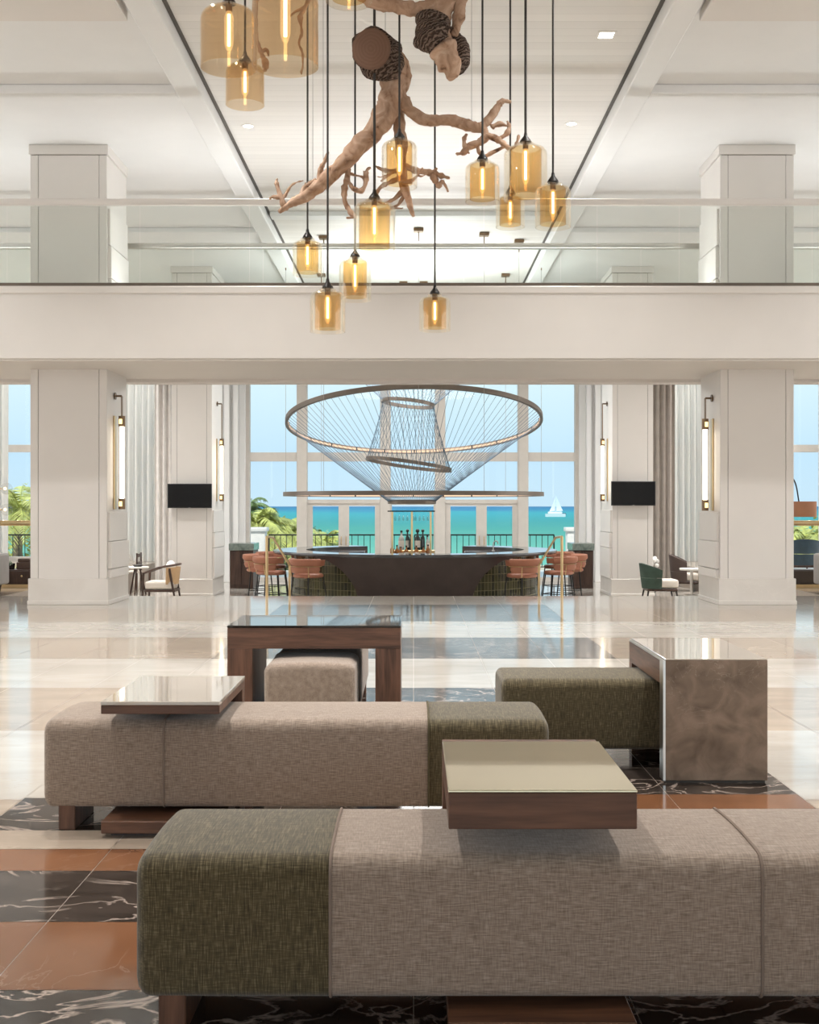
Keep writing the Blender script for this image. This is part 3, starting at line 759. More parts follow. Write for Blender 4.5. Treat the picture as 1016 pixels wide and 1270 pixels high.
branch_path(mb, [(600, 158, 0), (602, 170, 0), (594, 178, 0), (582, 182, 0), (574, 190, 0), (566, 192, 0)], DB, [5, 4.6, 4, 4, 3.5, 2], k=5)
branch_path(mb, [(602, 168, 0), (614, 172, 0), (624, 178, 0), (632, 184, 0), (640, 180, 0), (644, 168, 0)], DB, [4, 4.5, 3.6, 3, 2.4, 1.6], k=5)
branch_path(mb, [(618, 172, .02), (628, 166, .02), (632, 158, .02), (629, 150, .02)], DB, [2.4, 3, 2.6, 1.2], k=5)
branch_path(mb, [(592, 178, 0), (594, 188, 0), (600, 194, 0), (612, 188, 0), (626, 182, 0)], DB, [3, 3, 2.4, 2.2, 1.6], k=5)
branch_path(mb, [(577, 184, 0), (576, 174, 0), (579, 166, 0)], DB, [3, 2.6, 1.4], k=5)
branch_path(mb, [(610, 158, 0), (620, 154, 0), (630, 156, 0)], DB, [3, 2.6, 1.2], k=5)
branch_path(mb, [(574, 188, 0), (582, 190, 0)], DB, [2.4, 1.2], k=5)
branch_path(mb, [(430, 202, 0), (432, 214, 0), (428, 232, 0), (428, 248, 0), (434, 262, 0), (440, 268, 0), (430, 270, 0)], DB, [4.5, 4, 3.6, 3.4, 3, 2.6, 1.2], k=5)
branch_path(mb, [(432, 224, 0), (438, 234, 0), (448, 236, 0), (454, 226, 0), (455, 212, 0), (460, 208, 0)], DB, [3, 3, 3, 3, 2.4, 1.4], k=5)
branch_path(mb, [(396, 224, 0), (398, 208, 0), (404, 198, 0), (407, 188, 0)], DB, [3.2, 3, 2.2, 1.2], k=5)
branch_path(mb, [(370, 247, 0), (378, 232, 0), (386, 226, 0), (392, 222, 0)], DB, [2.6, 2.4, 2, 1.6], k=5)
branch_path(mb, [(352, 256, 0), (347, 240, 0), (343, 228, 0), (343, 222, 0)], DB, [3.4, 3, 2.6, 1.6], k=5)
branch_path(mb, [(349, 246, 0), (340, 244, 0), (334, 246, 0)], DB, [2.4, 2.2, 1.2], k=5)
branch_path(mb, [(350, 248, 0), (360, 232, 0), (368, 226, 0), (376, 224, 0)], DB, [1.8, 1.6, 1.4, .8], k=5)
branch_path(mb, [(500, 206, .1), (520, 212, .1), (540, 216, .1), (558, 221, .1)], DB, [4, 4, 4, 1.4], k=5)
branch_path(mb, [(534, 214, .1), (540, 224, .1), (545, 230, .1), (550, 226, .1), (556, 238, .1)], DB, [3.4, 4, 3.4, 2.6, 1.2], k=5)
branch_path(mb, [(536, 214, .1), (542, 208, .1)], DB, [3, 1.4], k=5)
branch_path(mb, [(499, 220, .1), (484, 226, .1), (472, 232, .1), (466, 244, .1), (474, 252, .1)], DB, [4, 3.4, 3, 2.6, 1.4], k=5)
branch_path(mb, [(500, 236, .1), (490, 246, .1), (478, 252, .1)], DB, [3, 2.4, 1.2], k=5)
branch_path(mb, [(498, 210, .1), (478, 212, .1), (466, 206, .1)], DB, [3, 2.4, 1.2], k=5)
branch_path(mb, [(503, 240, .1), (494, 254, .1), (484, 258, .1), (500, 258, .1)], DB, [2.4, 2, 1.6, .8], k=5)
for s, a, ln, r in (((420, 210), 2.6, 20, 2), ((408, 222), 2.0, 18, 2), ((452, 230), -1.1, 18, 2), ((378, 244), -2.2, 18, 1.8), ((604, 174), 1.9, 16, 1.6), ((498, 226), .5, 34, 2.4), ((499, 214), 2.6, 30, 2.2), ((432, 214), .9, 24, 2)):
    twig(mb, s, DB, rnd, a, ln, r, .02)
br = mb.build('driftwood_limb', driftwood, t, smooth=70)
# bark sleeve and sawn end
mb = MB(); branch_path(mb, [(461, 61, -.42), (466, 65, -.30), (475, 74, -.16), (486, 90, -.03)], DB, [23.5, 25, 24, 17], n=24, wob=.14, k=6, jit=0); mb.build('bark_sleeve', bark, t, smooth=70)
a = Vector((PX(461, DB - .42), DB - .42, PZ(61, DB - .42))); b = Vector((PX(466, DB - .30), DB - .30, PZ(65, DB - .30)))
mb = MB(); dr = (b - a).normalized(); 
mb.M = dr.to_track_quat('Z', 'Y').to_matrix().to_4x4()
mb.lathe([(0, -.012), (.145, -.012), (.165, 0), (.165, .02), (0, .02)], n=32); o = mb.build('sawn_end', sawn, t, loc=a + dr * -.014)
mb = MB()
for px, py in ((478, 70), (388, 236), (585, 152), (401, 222)): mb.tube([(PX(px, DB), DB, PZ(py, DB)), (PX(px, DB), DB, 6.379)], .0022, 5)
mb.build('suspension_wires', wire_mat, t)
# upper gnarled piece
DU = 9.7
t = thing('driftwood_stump', 'gnarled driftwood stump wrapped in dark bark, at the top of the view', 'driftwood', (0, 0, 0))
mb = MB()
branch_path(mb, [(446, -8, 0), (470, 2, 0), (496, 8, 0), (520, 12, 0), (540, 8, 0), (552, -14, 0), (560, -50, .1), (560, -110, .2)], DU, [10, 10, 9.5, 10, 14, 18, 22, 20], wob=.3)
branch_path(mb, [(554, -8, 0), (545, 18, 0), (542, 40, 0), (551, 62, 0), (560, 84, 0), (561, 96, 0)], DU, [15, 15, 17, 18, 14, 6], n=20, wob=.12)
branch_path(mb, [(566, -20, 0), (569, 6, 0), (568, 28, 0), (563, 46, .0)], DU, [9, 8, 7, 5], wob=.25)
branch_path(mb, [(584, -18, .1), (578, -2, .1), (573, 12, .1)], DU, [4, 4, 2.5], wob=.25)
mb.build('driftwood_limb', driftwood, t, smooth=70)
mb = MB(); branch_path(mb, [(538, 22, -.02), (536, 34, -.03), (538, 46, -.03), (545, 56, -.02)], DU, [17, 22, 23, 17], n=24, wob=.10, k=7, jit=0)
branch_path(mb, [(564, 44, .04), (570, 58, .04), (572, 74, .04), (566, 90, .03)], DU, [7, 12, 12, 6], n=18, wob=.12, k=7, jit=0); mb.build('bark_wrap', bark, t, smooth=70)
mb = MB()
for px, py in ((560, -60), (480, 2)): mb.tube([(PX(px, DU), DU, PZ(py, DU)), (PX(px, DU), DU, 6.379)], .0022, 5)
mb.build('suspension_wires', wire_mat, t)
# hanging twig seen between the two big lamps
DT = 8.98
t = thing('driftwood_twig', 'thin knobbly driftwood twigs hanging down beside and behind the biggest lamp', 'driftwood', (0, 0, 0))
mb = MB()
branch_path(mb, [(322, -80, 0), (318, -10, 0), (316, 10, 0), (317, 30, 0), (319, 50, 0), (324, 66, 0), (329, 78, 0), (328, 88, 0)], DT, [5, 4, 3, 2.6, 2.4, 3, 5, 3], wob=.4, jit=.015)
branch_path(mb, [(324, 66, 0), (330, 62, 0), (333, 70, 0)], DT, [2, 2, 1], k=5)
branch_path(mb, [(386, -60, .1), (384, -10, .1), (379, 8, .1), (372, 24, .1), (374, 40, .1), (371, 54, .1), (376, 70, .1), (374, 92, .1)], DT, [4, 3, 2.2, 2, 1.8, 1.6, 1.6, 1], wob=.4, jit=.02)
branch_path(mb, [(379, 8, .1), (368, 14, .1), (360, 20, .1)], DT, [2, 1.6, 1], k=5)
branch_path(mb, [(322, -80, 0), (350, -95, 0), (386, -60, .1)], DT, [6, 8, 5])
mb.build('driftwood_limb', driftwood, t, smooth=70)
mb = MB(); mb.tube([(PX(350, DT), DT, PZ(-95, DT)), (PX(350, DT), DT, 6.3799)], .0022, 5); mb.build('suspension_wires', wire_mat, t)

# ------------------------------------------------------------------ ring chandelier over the bar
RC = (0.0, 24.5)
def ring_frame(c, R, pitch, roll, n=96):
    m = Matrix.Translation(c) @ Matrix.Rotation(roll, 4, 'Y') @ Matrix.Rotation(pitch, 4, 'X')
    return m, [m @ Vector((R * math.cos(2 * PI * i / n), R * math.sin(2 * PI * i / n), 0)) for i in range(n)]
t = thing('ring_chandelier', 'large chandelier of bronze rings laced with fine strings above the round bar', 'chandelier', (0, 0, 0))
def ring(name, c, R, pitch, roll, hh=.04, tt=.025, led=False):
    m, pts = ring_frame(c, R, pitch, roll)
    mb = MB(); mb.M = m
    mb.lathe([(R - tt, -hh), (R + tt, -hh), (R + tt, hh), (R - tt, hh)], n=96, closed=True)
    o = mb.build(name, rail_bronze, t, smooth=40)
    if led:
        mb = MB(); mb.M = m; mb.lathe([(R - tt - .004, -hh * .6), (R - tt + .002, -hh * .6), (R - tt + .002, hh * .35), (R - tt - .004, hh * .35)], n=96, closed=True); mb.build('led_strip', glow_led, o)
        mb = MB(); mb.M = m
        for i in range(24):
            a = 2 * PI * i / 24; x, y = (R - tt) * math.cos(a), (R - tt) * math.sin(a)
            mb.box(x - .015, x + .015, y - .015, y + .015, -hh * .7, hh * .9)
        mb.build('clips', black_metal, o)
    return pts
pb = ring('tilted_ring', (RC[0] + .01, RC[1], 3.05), 2.57, math.asin(-.186), math.radians(-.9), .045, .03, True)
pf = ring('level_ring', (RC[0], RC[1], 1.595), 2.6, 0, 0, .04, .03, True)
p1 = ring('small_ring', (PX(506.5, 24.5), 24.5, 3.44), .52, math.radians(-3), math.radians(6.5), .035, .02)
p2 = ring('small_ring', (PX(507, 24.5), 24.5, 2.2), .86, math.radians(-2), math.radians(8), .035, .02)
p3 = ring('small_ring', (PX(511, 24.5), 24.5, 1.44), .47, 0, 0, .04, .02)
pt = ring('upper_ring', (RC[0], 24.5, 4.7), 2.0, 0, 0, .035, .025)
mb = MB(); r = .0024
def lace(A, B, step, tw, r=.0035):
    n = len(A)
    for i in range(0, n, step): mb.tube([A[i], B[(i + tw) % n]], r, 4, cap=False)
lace(pb, p3, 1, 4, .0042); lace(pt, p1, 2, 6, .004); lace(p1, p2, 2, 8, .0038)
o = mb.build('string_lacing', string_mat, t); o['kind'] = 'stuff'
for i, a in enumerate((178, 2, 95, 85, 272, 300, 230, 320, 140, 40)):
    A = math.radians(a); x, y = RC[0] + 2.6 * math.cos(A), RC[1] + 2.6 * math.sin(A)
    mb = MB(); mb.tube([(x, y, 1.63), (x, y, 6.34)], .004, 5); mb.build('cable', wire_mat, t)
    mb = MB(); mb.box(x - .09, x + .09, y - .09, y + .09, 6.32, 6.379, bev=.01); mb.tube([(x, y, 6.15), (x, y, 6.33)], .012, 6); mb.build('ceiling_mount', bronze, t)

# ------------------------------------------------------------------ bar
BC = (.03, 24.5)
t = thing('round_bar', 'round bar with dark swooping front panel, green tiles and dark counter', 'bar counter', (BC[0], BC[1], LOW))
hc = .99; Ro, Ri, Rb = 2.85, 2.2, 2.5
mb = MB(); mb.lathe([(Ri, hc - .06), (Ro, hc - .06), (Ro + .005, hc - .05), (Ro + .005, hc - .008), (Ro, hc), (Ri, hc)], n=128, closed=True, a0=PI / 2 + .49, a1=PI * 2.5 - .49); mb.build('counter_top', bar_top_mat, t, smooth=40)
mb = MB(); mb.lathe([(Rb - .1, 0), (Rb, 0), (Rb, hc - .061), (Rb - .1, hc - .061)], n=128, closed=True, a0=PI / 2 + .49, a1=PI * 2.5 - .49); mb.build('tiled_body', tiles, t, smooth=40)
mb = MB(); mb.lathe([(Ri, .1), (Ri + .03, .1), (Ri + .03, hc - .061), (Ri, hc - .061)], n=96, closed=True, a0=PI / 2 + .49, a1=PI * 2.5 - .49); mb.build('inner_wall', bar_dark, t, smooth=40)
# swooping front panel: half-angle grows towards the counter
mb = MB(); nz, na = 14, 36
def halfang(f):  # f 0 bottom .. 1 top
    return math.radians(24 + 19 * (1 - math.sqrt(max(0, 1 - f ** 2.2))))
outer, inn = [], []
for iz in range(nz + 1):
    f = iz / nz; z = f * (hc - .062); R = Rb + .015 + (Ro - .03 - Rb - .015) * f ** 1.3
    ha = halfang(f); rowo = []; rowi = []
    for ia in range(na + 1):
        a = -PI / 2 - ha + 2 * ha * ia / na
        rowo.append(mb._v((R * math.cos(a), R * math.sin(a), z))); rowi.append(mb._v(((Rb + .004) * math.cos(a), (Rb + .004) * math.sin(a), z)))
    outer.append(rowo); inn.append(rowi)
for iz in range(nz):
    for ia in range(na):
        mb._f([outer[iz][ia], outer[iz][ia + 1], outer[iz + 1][ia + 1], outer[iz + 1][ia]]); mb._f([inn[iz][ia], inn[iz + 1][ia], inn[iz + 1][ia + 1], inn[iz][ia + 1]])
    mb._f([outer[iz][0], outer[iz + 1][0], inn[iz + 1][0], inn[iz][0]]); mb._f([outer[iz][na], inn[iz][na], inn[iz + 1][na], outer[iz + 1][na]])
for ia in range(na):
    mb._f([outer[0][ia], inn[0][ia], inn[0][ia + 1], outer[0][ia + 1]]); mb._f([outer[nz][ia], outer[nz][ia + 1], inn[nz][ia + 1], inn[nz][ia]])
mb.build('front_panel', bar_dark, t, smooth=40)
# back-bar island with shelf frame
t = thing('bottle_stand', 'brass framed bottle stand rising in the middle of the bar', 'shelf', (BC[0] - .02, BC[1], LOW))
mb = MB(); mb.box(-.5, .5, -.3, .3, 0, .78, bev=.01); mb.build('cabinet', bar_dark, t)
mb = MB(); mb.box(-.5, .5, -.3, .3, .781, .81, bev=.005); mb.build('lower_shelf', brass, t)
mb = MB(); mb.box(-.42, .42, -.02, .28, .811, .97, bev=.005); mb.build('upper_step', brass, t)
for px in (487, 511, 534):
    x = PX(px, 24.5) - BC[0] + .02
    mb = MB(); mb.box(x - .02, x + .02, -.31, -.27, .811, 1.75); mb.build('post', brass, t)
mb = MB(); mb.box(-.53, .42, -.3, -.27, 1.751, 1.775); mb.box(-.53, .42, -.1, -.07, 1.751, 1.775)
for x in (-.4, 0, .4): mb.box(x - .01, x + .01, -.3, -.07, 1.751, 1.775)
mb.build('glass_rack', black_metal, t)
bx0 = BC[0] - .02
for i in range(9):
    x = bx0 - .38 + i * .082
    if abs(x - PX(511, 24.5)) < .03: x += .035
    mb = MB(); mb.lathe([(.022, 1.75), (.022, 1.747), (.004, 1.742), (.004, 1.68), (.022, 1.66), (.026, 1.62), (.020, 1.57), (.018, 1.57), (.023, 1.62), (.0, 1.662)], (0, 0, 0), n=10)
    o = mb.build('wine_glass', clear_glass, loc=(x, BC[1] - .19, LOW)); tag(o, 'stemmed wine glass hanging upside down from the rack over the bottles', 'glass', 'wine glasses on the bar rack')
def bottle(x, y, z, h, r, body, label, lab=None, stopper=False):
    t = thing('bottle', label, 'bottle', (x, y, z))
    mb = MB(); mb.lathe([(0, 0), (r, 0), (r, h * .55), (r * .9, h * .64), (r * .36, h * .75), (r * .33, h * .93), (0, h * .93)], n=14); mb.build('glass_body', body, t, smooth=50)
    mb = MB()
    if stopper: mb.sphere((0, 0, h * .98), r * .75, 12)
    else: mb.lathe([(0, h), (r * .40, h), (r * .40, h * .90), (0, h * .90)], n=10)
    mb.build('stopper', bottle_dark, t)
    if lab: mb = MB(); mb.lathe([(r + .001, h * .14), (r + .003, h * .14), (r + .003, h * .48), (r + .001, h * .48)], n=14, closed=True); mb.build('paper_label', label_paper, t)
zl, zu = LOW + .811, LOW + .9705
for px, y, z, h, r, m, lb, lab, st in (
    (486.5, -.16, zl, .30, .042, bottle_amber, 'amber bottle beside the brass post at one end of the lower shelf', None, False),
    (492.5, -.12, zl, .27, .045, bottle_amber, 'squat amber bottle second along the lower shelf from the twin amber end', None, False),
    (497, -.18, zl, .24, .045, bottle_amber, 'short amber bottle with pale label before the frosted decanter', True, False),
    (504, -.18, zl, .26, .045, bottle_amber, 'amber bottle with cream square label just before the round black stopper', True, False),
    (516.5, -.18, zl, .26, .045, bottle_amber, 'amber bottle with cream label right beside the middle brass post', True, False),
    (525.5, -.18, zl, .25, .045, bottle_amber, 'amber bottle with pale label in front of the slim black necked bottle', True, False),
    (531, -.14, zl, .28, .045, bottle_amber, 'copper brown bottle at the other end of the shelf near the last post', None, False),
    (498, .1, zu, .40, .06, bottle_clear, 'tall frosted pale decanter, broadest bottle on the upper step', True, False),
    (505.5, .15, zu, .40, .045, bottle_dark, 'dark bottle with big round stopper beside the frosted decanter', True, True),
    (509, .08, zu, .30, .03, bottle_dark, 'thin dark bottle half behind the middle brass post', None, False),
    (518, .1, zu, .40, .055, bottle_dark, 'dark bottle with big round stopper just past the middle post', True, True),
    (524.5, .12, zu, .40, .045, bottle_dark, 'slim dark bottle with long black neck on the upper step', None, True),
    (530.5, .08, zu, .30, .038, bottle_clear, 'pale clear bottle with dark cap at the end of the upper step', True, False)):
    bottle(PX(px, BC[1] + y), BC[1] + y, z, h, r, m, lb, lab, st)
# low work counters inside the ring
for px0, px1, lb in ((401, 452, 'dark low work counter inside the bar ring, on the palm tree side'), (577, 625, 'dark low work counter inside the bar ring, on the sailboat side')):
    d = 25.2; a, b = PX(px0, d), PX(px1, d)
    t = thing('work_counter', lb, 'counter', ((a + b) / 2, d, LOW)); w = (b - a) / 2
    mb = MB(); mb.box(-w, w, -.22, .22, 0, .90, bev=.005); mb.build('cabinet', bar_dark, t)
    mb = MB(); mb.box(-w - .01, w + .01, -.23, .23, .9005, .93, bev=.004); mb.build('work_top', bar_top_mat, t)
t = thing('faucet', 'small chrome gooseneck faucet on the dark work counter in the bar', 'faucet', (PX(612, 25.25), 25.25, LOW + .9305))
mb = MB(); mb.tube(catmull([(0, 0, 0), (0, 0, .14), (.03, 0, .2), (.08, 0, .2), (.1, 0, .14)], 5), .012, 8); mb.build('spout', steel, t)
mb = MB(); mb.lathe([(0, 0), (.03, 0), (.03, .02), (0, .02)], n=14); mb.build('base', steel, t)

# bar stools
def make_stool(loc, rz, label):
    """faces +Y (towards the counter)"""
    t = thing('bar_stool', label, 'bar stool', loc, rz, 'coral barrel stools around the bar')
    zs = .60
    mb = MB(); mb.lathe([(0, zs - .04), (.22, zs - .04), (.245, zs - .02), (.245, zs + .01), (.22, zs + .035), (0, zs + .045)], n=32); mb.build('seat', coral, t, smooth=50)
    mb = MB()
    for z0, z1, r0, r1 in ((zs + .05, zs + .17, .265, .285), (zs + .165, zs + .30, .275, .315)):
        mb.lathe([(r0 - .03, z0), (r0, z0), (r1 + .005, (z0 + z1) / 2), (r1, z1), (r1 - .03, z1 + .01), (r0 - .04, (z0 + z1) / 2)], n=36, closed=True, a0=PI + .12, a1=2 * PI - .12)
    mb.lathe([(.245, zs + .18), (.27, zs + .18), (.285, zs + .285), (.26, zs + .285)], n=40, closed=True, a0=PI * .86, a1=PI * 2.14)
    mb.build('backrest', coral, t, smooth=50)
    mb = MB(); mb.tube([(.292 * math.cos(a), .292 * math.sin(a), zs + .17) for a in [PI + PI * i / 20 for i in range(21)]], .006, 6); mb.build('brass_band', brass, t)
    for sx in (-1, 1):
        for sy in (-1, 1):
            mb = MB(); mb.tube([(sx * .17, sy * .17, zs - .03), (sx * .22, sy * .22, 0)], [.012, .009], 8); mb.build('leg', black_metal, t)
            if sy < 0:
                mb = MB(); mb.tube([(sx * .19, sy * .19, zs - .03), (sx * .20, sy * .21, zs + .16)], .009, 6); mb.build('back_support', brass, t)
    mb = MB(); q = .21
    mb.tube([(-q, -q, .2), (q, -q, .2), (q, q, .2), (-q, q, .2)], .008, 6, closed=True); mb.build('footrest', black_metal, t)
    t.scale = (1.14, 1.14, 1.0)
    return t
st0 = None
for a, lb in ((-129, 'coral bar stool nearest the dark panel, in front of the palm side tiles'), (-152, 'coral bar stool second from the dark panel, behind the slanted brass handrail, palm side'),
              (-173, 'coral bar stool third from the dark panel, next to the cabinet on the palm side'), (-196, 'coral bar stool at the far back of the bar, palm side'),
              (-51, 'coral bar stool nearest the dark panel, in front of the sailboat side tiles'), (-28, 'coral bar stool second from the dark panel, behind the handrail on the sailboat side'),
              (-7, 'coral bar stool third from the dark panel, next to the cabinet under the sailboat'), (16, 'coral bar stool at the far back of the bar, sailboat side')):
    A = math.radians(a); R = 3.1
    loc = (BC[0] + R * math.cos(A), BC[1] + R * math.sin(A), LOW); rz = A + PI / 2
    if st0 is None: st0 = make_stool(loc, rz, lb)
    else: dup(st0, loc, rz, lb)

# brass stair handrails
def handrail(px, sx, label):
    d = 17.95; x = PX(px, d)
    t = thing('stair_handrail', label, 'handrail', (x, d, 0), group=None)
    mb = MB(); mb.tube([(0, 0, 0), (0, 0, .90)], .021, 10); mb.build('upper_post', brass, t)
    xe = .0
    mb = MB(); mb.tube([(0, 0, .9), (sx * .05, .35, .88), (sx * .22, 1.15, .42)], .018, 10); mb.build('sloping_rail', brass, t)
    mb = MB(); mb.tube([(sx * .22, 1.15, .42), (sx * .22, 1.15, LOW)], .018, 10); mb.build('lower_post', brass, t)
handrail(331, 1, 'brass stair handrail in front of the coral stools on the palm tree side')
handrail(697, -1, 'brass stair handrail in front of the coral stools on the sailboat side')

# cabinets with green marble
def cabinet(x0, x1, y0, y1, label, lip):
    t = thing('sideboard', label, 'cabinet', ((x0 + x1) / 2, (y0 + y1) / 2, LOW)); w, h = (x1 - x0) / 2, (y1 - y0) / 2
    mb = MB(); mb.box(-w, w, -h, h, 0, .86, bev=.004); mb.build('carcass', dark_wood, t)
    for a, b in ((-w + .02, -.004), (.004, w - .02)):
        mb = MB(); mb.box(a, b, -h - .015, -h, .08, .84, bev=.003); mb.build('door', dark_wood, t)
    mb = MB(); mb.box(-w - .02, w + .02, -h - .03, h, .861, 1.02, bev=.006); mb.build('marble_top', green_marble, t)
cabinet(PX(285, 27.4), PX(314, 27.4), 27.4, 28.3, 'dark wood sideboard with thick green marble top, palm tree side of the bar', 0)
cabinet(PX(711, 27.4), PX(736, 27.4), 27.4, 28.3, 'dark wood sideboard with thick green marble top, sailboat side of the bar', 0)

# televisions
def tv(x, y, zc, label, rz):
    t = thing('television', label, 'television', (x, y, zc - .25), rz)
    mb = MB(); mb.box(-.455, .455, -.03, .01, 0, .5, bev=.006); mb.build('housing', plastic_black, t)
    mb = MB(); mb.box(-.44, .44, -.033, -.0301, .02, .485); mb.build('screen', tv_glass, t)
    mb = MB(); mb.box(-.02, .02, -.0335, -.0331, .006, .013); mb.build('logo_plate', steel, t)
    mb = MB(); mb.box(-.12, .12, .0101, .05, .12, .38); mb.box(-.03, .03, .05, .13, .2, .3); mb.build('wall_bracket', black_metal, t)
tv(PX(235.5, 24.86), 24.86, PZ(615, 24.86), 'flat black television on the pier above the wooden armchair', 0)
tv(PX(785.5, 24.86), 24.86, PZ(612, 24.86), 'flat black television on the pier above the green tub chair', 0)

# sconces
def sconce(xf, s, d, zb, zt, zh, label):
    """xf wall face, s = direction into the aisle"""
    t = thing('tube_sconce', label, 'wall lamp', (xf, d, zb))
    o = s * .11; h = zt - zb
    mb = MB(); mb.tube([(0, 0, zh - zb), (o, 0, zh - zb)], .014, 8)
    mb.build('bracket', bronze, t)
    mb = MB(); mb.lathe([(0, -.008), (.05, -.008), (.05, .008), (0, .008)], n=16); p = mb.build('wall_plate', bronze, t, loc=(s * .02, 0, zh - zb)); p.rotation_euler = (0, PI / 2, 0)
    for y in (-.03, .03):
        mb = MB(); mb.tube([(o, y, zh - zb), (o, y, h)], .006, 6); mb.build('hanger_rod', bronze, t)
    for z in (0, h - .15):
        mb = MB(); mb.lathe([(0, z), (.046, z), (.046, z + .15), (0, z + .15)], (o, 0, 0), n=24); mb.build('brass_cuff', bronze, t)
    mb = MB(); mb.lathe([(0, .1501), (.031, .1501), (.031, h - .1501), (0, h - .1501)], (o, 0, 0), n=24); mb.build('glowing_tube', glow_tube, t)
    for z in (.02, h - .135):
        mb = MB(); mb.lathe([(.0462, z + .02), (.049, z + .02), (.049, z + .09), (.0462, z + .09)], (o, 0, 0), n=12, closed=True, a0=-PI / 2 - s * .2 - .5, a1=-PI / 2 - s * .2 + .5); mb.build('cuff_window', glow_bulb, t)
    mb = MB(); a, b = sorted((s * .001, s * .022)); mb.box(a, b, -.055, .055, 0, h, bev=.004); mb.build('back_plate', brass, t)
sconce(-4.21, 1, 17.0, 1.31, 2.62, 2.90, 'long glowing tube sconce on the column beside the wooden armchair')
sconce(4.21, -1, 17.0, 1.29, 2.58, 2.87, 'long glowing tube sconce on the column beside the green tub chair')
sconce(-4.17, 1, 25.6, 1.46, 2.78, 3.52, 'distant glowing tube sconce on the pier past the television, palm tree side')
sconce(4.11, -1, 25.6, 1.46, 2.78, 3.52, 'distant glowing tube sconce on the pier past the television, sailboat side')

# downlights
def downlight(x, y, z, label, square=False):
    t = thing('downlight', label, 'ceiling light', (x, y, z), group='recessed downlights')
    if square:
        mb = MB(); mb.box(-.10, .10, -.10, .10, -.006, -.0005); mb.build('trim_ring', white_plaster, t); mb = MB(); mb.box(-.075, .075, -.075, .075, -.009, -.0062); mb.build('lens', glow_down, t)
    else:
        mb = MB(); mb.lathe([(.065, -.0005), (.095, -.0005), (.095, -.007), (.065, -.004)], n=24, closed=True); mb.build('trim_ring', white_plaster, t)
        mb = MB(); mb.lathe([(0, -.0006), (.066, -.0006), (.066, -.003), (0, -.003)], n=20); mb.build('lens', glow_down, t)
downlight(PX(308, 16), 16, 6.38, 'round downlight in the plank ceiling behind the smoky pendants')
downlight(PX(709, 15.9), 15.9, 6.38, 'round downlight in the plank ceiling near the right beam above the group of four lamps')
downlight(PX(752, 12.9), 12.9, 6.38, 'square bright downlight in the plank ceiling at the upper right', True)
downlight(PX(1012, 21.9), 21.9, 6.308, 'small round downlight seen through the balustrade at the right edge')
downlight(PX(1, 21.9), 21.9, 6.308, 'small round downlight seen through the balustrade at the left edge')

# ------------------------------------------------------------------ lounge furniture
def armchair_wood(loc, rz):
    """wood framed armchair facing -X"""
    t = thing('wooden_armchair', 'dark wood armchair with cream cushion and cane back, beside the round table', 'armchair', loc, rz)
    mb = MB(); mb.box(-.32, .24, -.28, .28, .20, .36, bev=.04, seg=3); mb.build('seat_cushion', cream_fab, t)
    mb = MB(); mb.box(-.33, .28, -.29, .29, .15, .198, bev=.008); mb.build('seat_frame', dark_wood, t)
    mb = MB(); mb.prism_x([(0, 0)] , 0, 0) if False else None
    mb.lathe([(.30, .30), (.33, .30), (.37, .64), (.34, .64)], (-.03, 0, 0), n=24, closed=True, a0=-1.15, a1=1.15); mb.build('cane_back', cane, t, smooth=50)
    mb = MB()
    arc = [(-.03 + .37 * math.cos(a), .37 * math.sin(a) * .86, .64 + .06 * math.cos(a)) for a in [-PI / 2 + PI * i / 16 for i in range(17)]]
    mb.tube([(-.36, -.30, .52)] + arc + [(-.36, .30, .52)], .022, 8); mb.build('arm_rail', dark_wood, t)
    for sy in (-1, 1):
        mb = MB(); mb.tube([(-.34, sy * .29, .53), (-.36, sy * .29, 0)], [.024, .018], 8); mb.build('leg', dark_wood, t)
        mb = MB(); mb.tube([(.17, sy * .29, .62), (.28, sy * .27, 0)], [.028, .018], 8); mb.build('leg', dark_wood, t)
    return t
armchair_wood((PX(203, 24.4), 24.4, LOW), 0)
o = MB().sphere((0, 0, 0), .17, 20, sc=(.55, 1.1, .75)).build('scatter_cushion', plain('white_cushion', (.72, .70, .67), .9), loc=(PX(212, 24.4) , 24.4, LOW + .64)); tag(o, 'white scatter cushion resting on the back of the wooden armchair', 'cushion')
t = thing('side_table', 'small round table with white top and dark legs beside the wooden armchair', 'table', (PX(170, 25.6), 25.6, LOW))
mb = MB(); mb.lathe([(0, .55), (.24, .55), (.25, .565), (.25, .58), (.24, .585), (0, .585)], n=32); mb.build('table_top', white_plaster, t)
for i in range(3):
    a = 2 * PI * i / 3 + .5; mb = MB(); mb.tube([(.06 * math.cos(a), .06 * math.sin(a), .55), (.19 * math.cos(a), .19 * math.sin(a), 0)], .018, 8); mb.build('leg', dark_wood, t)
o = MB().lathe([(0, 0), (.08, 0), (.12, .04), (.11, .04), (.07, .012), (0, .012)], n=20).build('bowl', plain('dark_bowl', (.03, .028, .026), .4), loc=(PX(171, 25.6), 25.6, LOW + .5855)); tag(o, 'shallow dark bowl on the small round side table', 'bowl')
t = thing('dining_chair', 'dark ladder back chair half hidden by the column, behind the round side table', 'chair', (PX(161, 26.3), 26.3, LOW))
mb = MB(); mb.box(-.22, .22, -.22, .22, .42, .46, bev=.01); mb.build('seat', cream_fab, t)
for sx in (-1, 1):
    for sy in (-1, 1): mb = MB(); mb.tube([(sx * .2, sy * .2, 0), (sx * .2, sy * .2, .42 if sx < 0 else .85)], .018, 8); mb.build('leg', dark_wood, t)
mb = MB(); mb.box(.19, .215, -.2, .2, .6, .66); mb.box(.19, .215, -.2, .2, .76, .83); mb.build('back_rails', dark_wood, t)
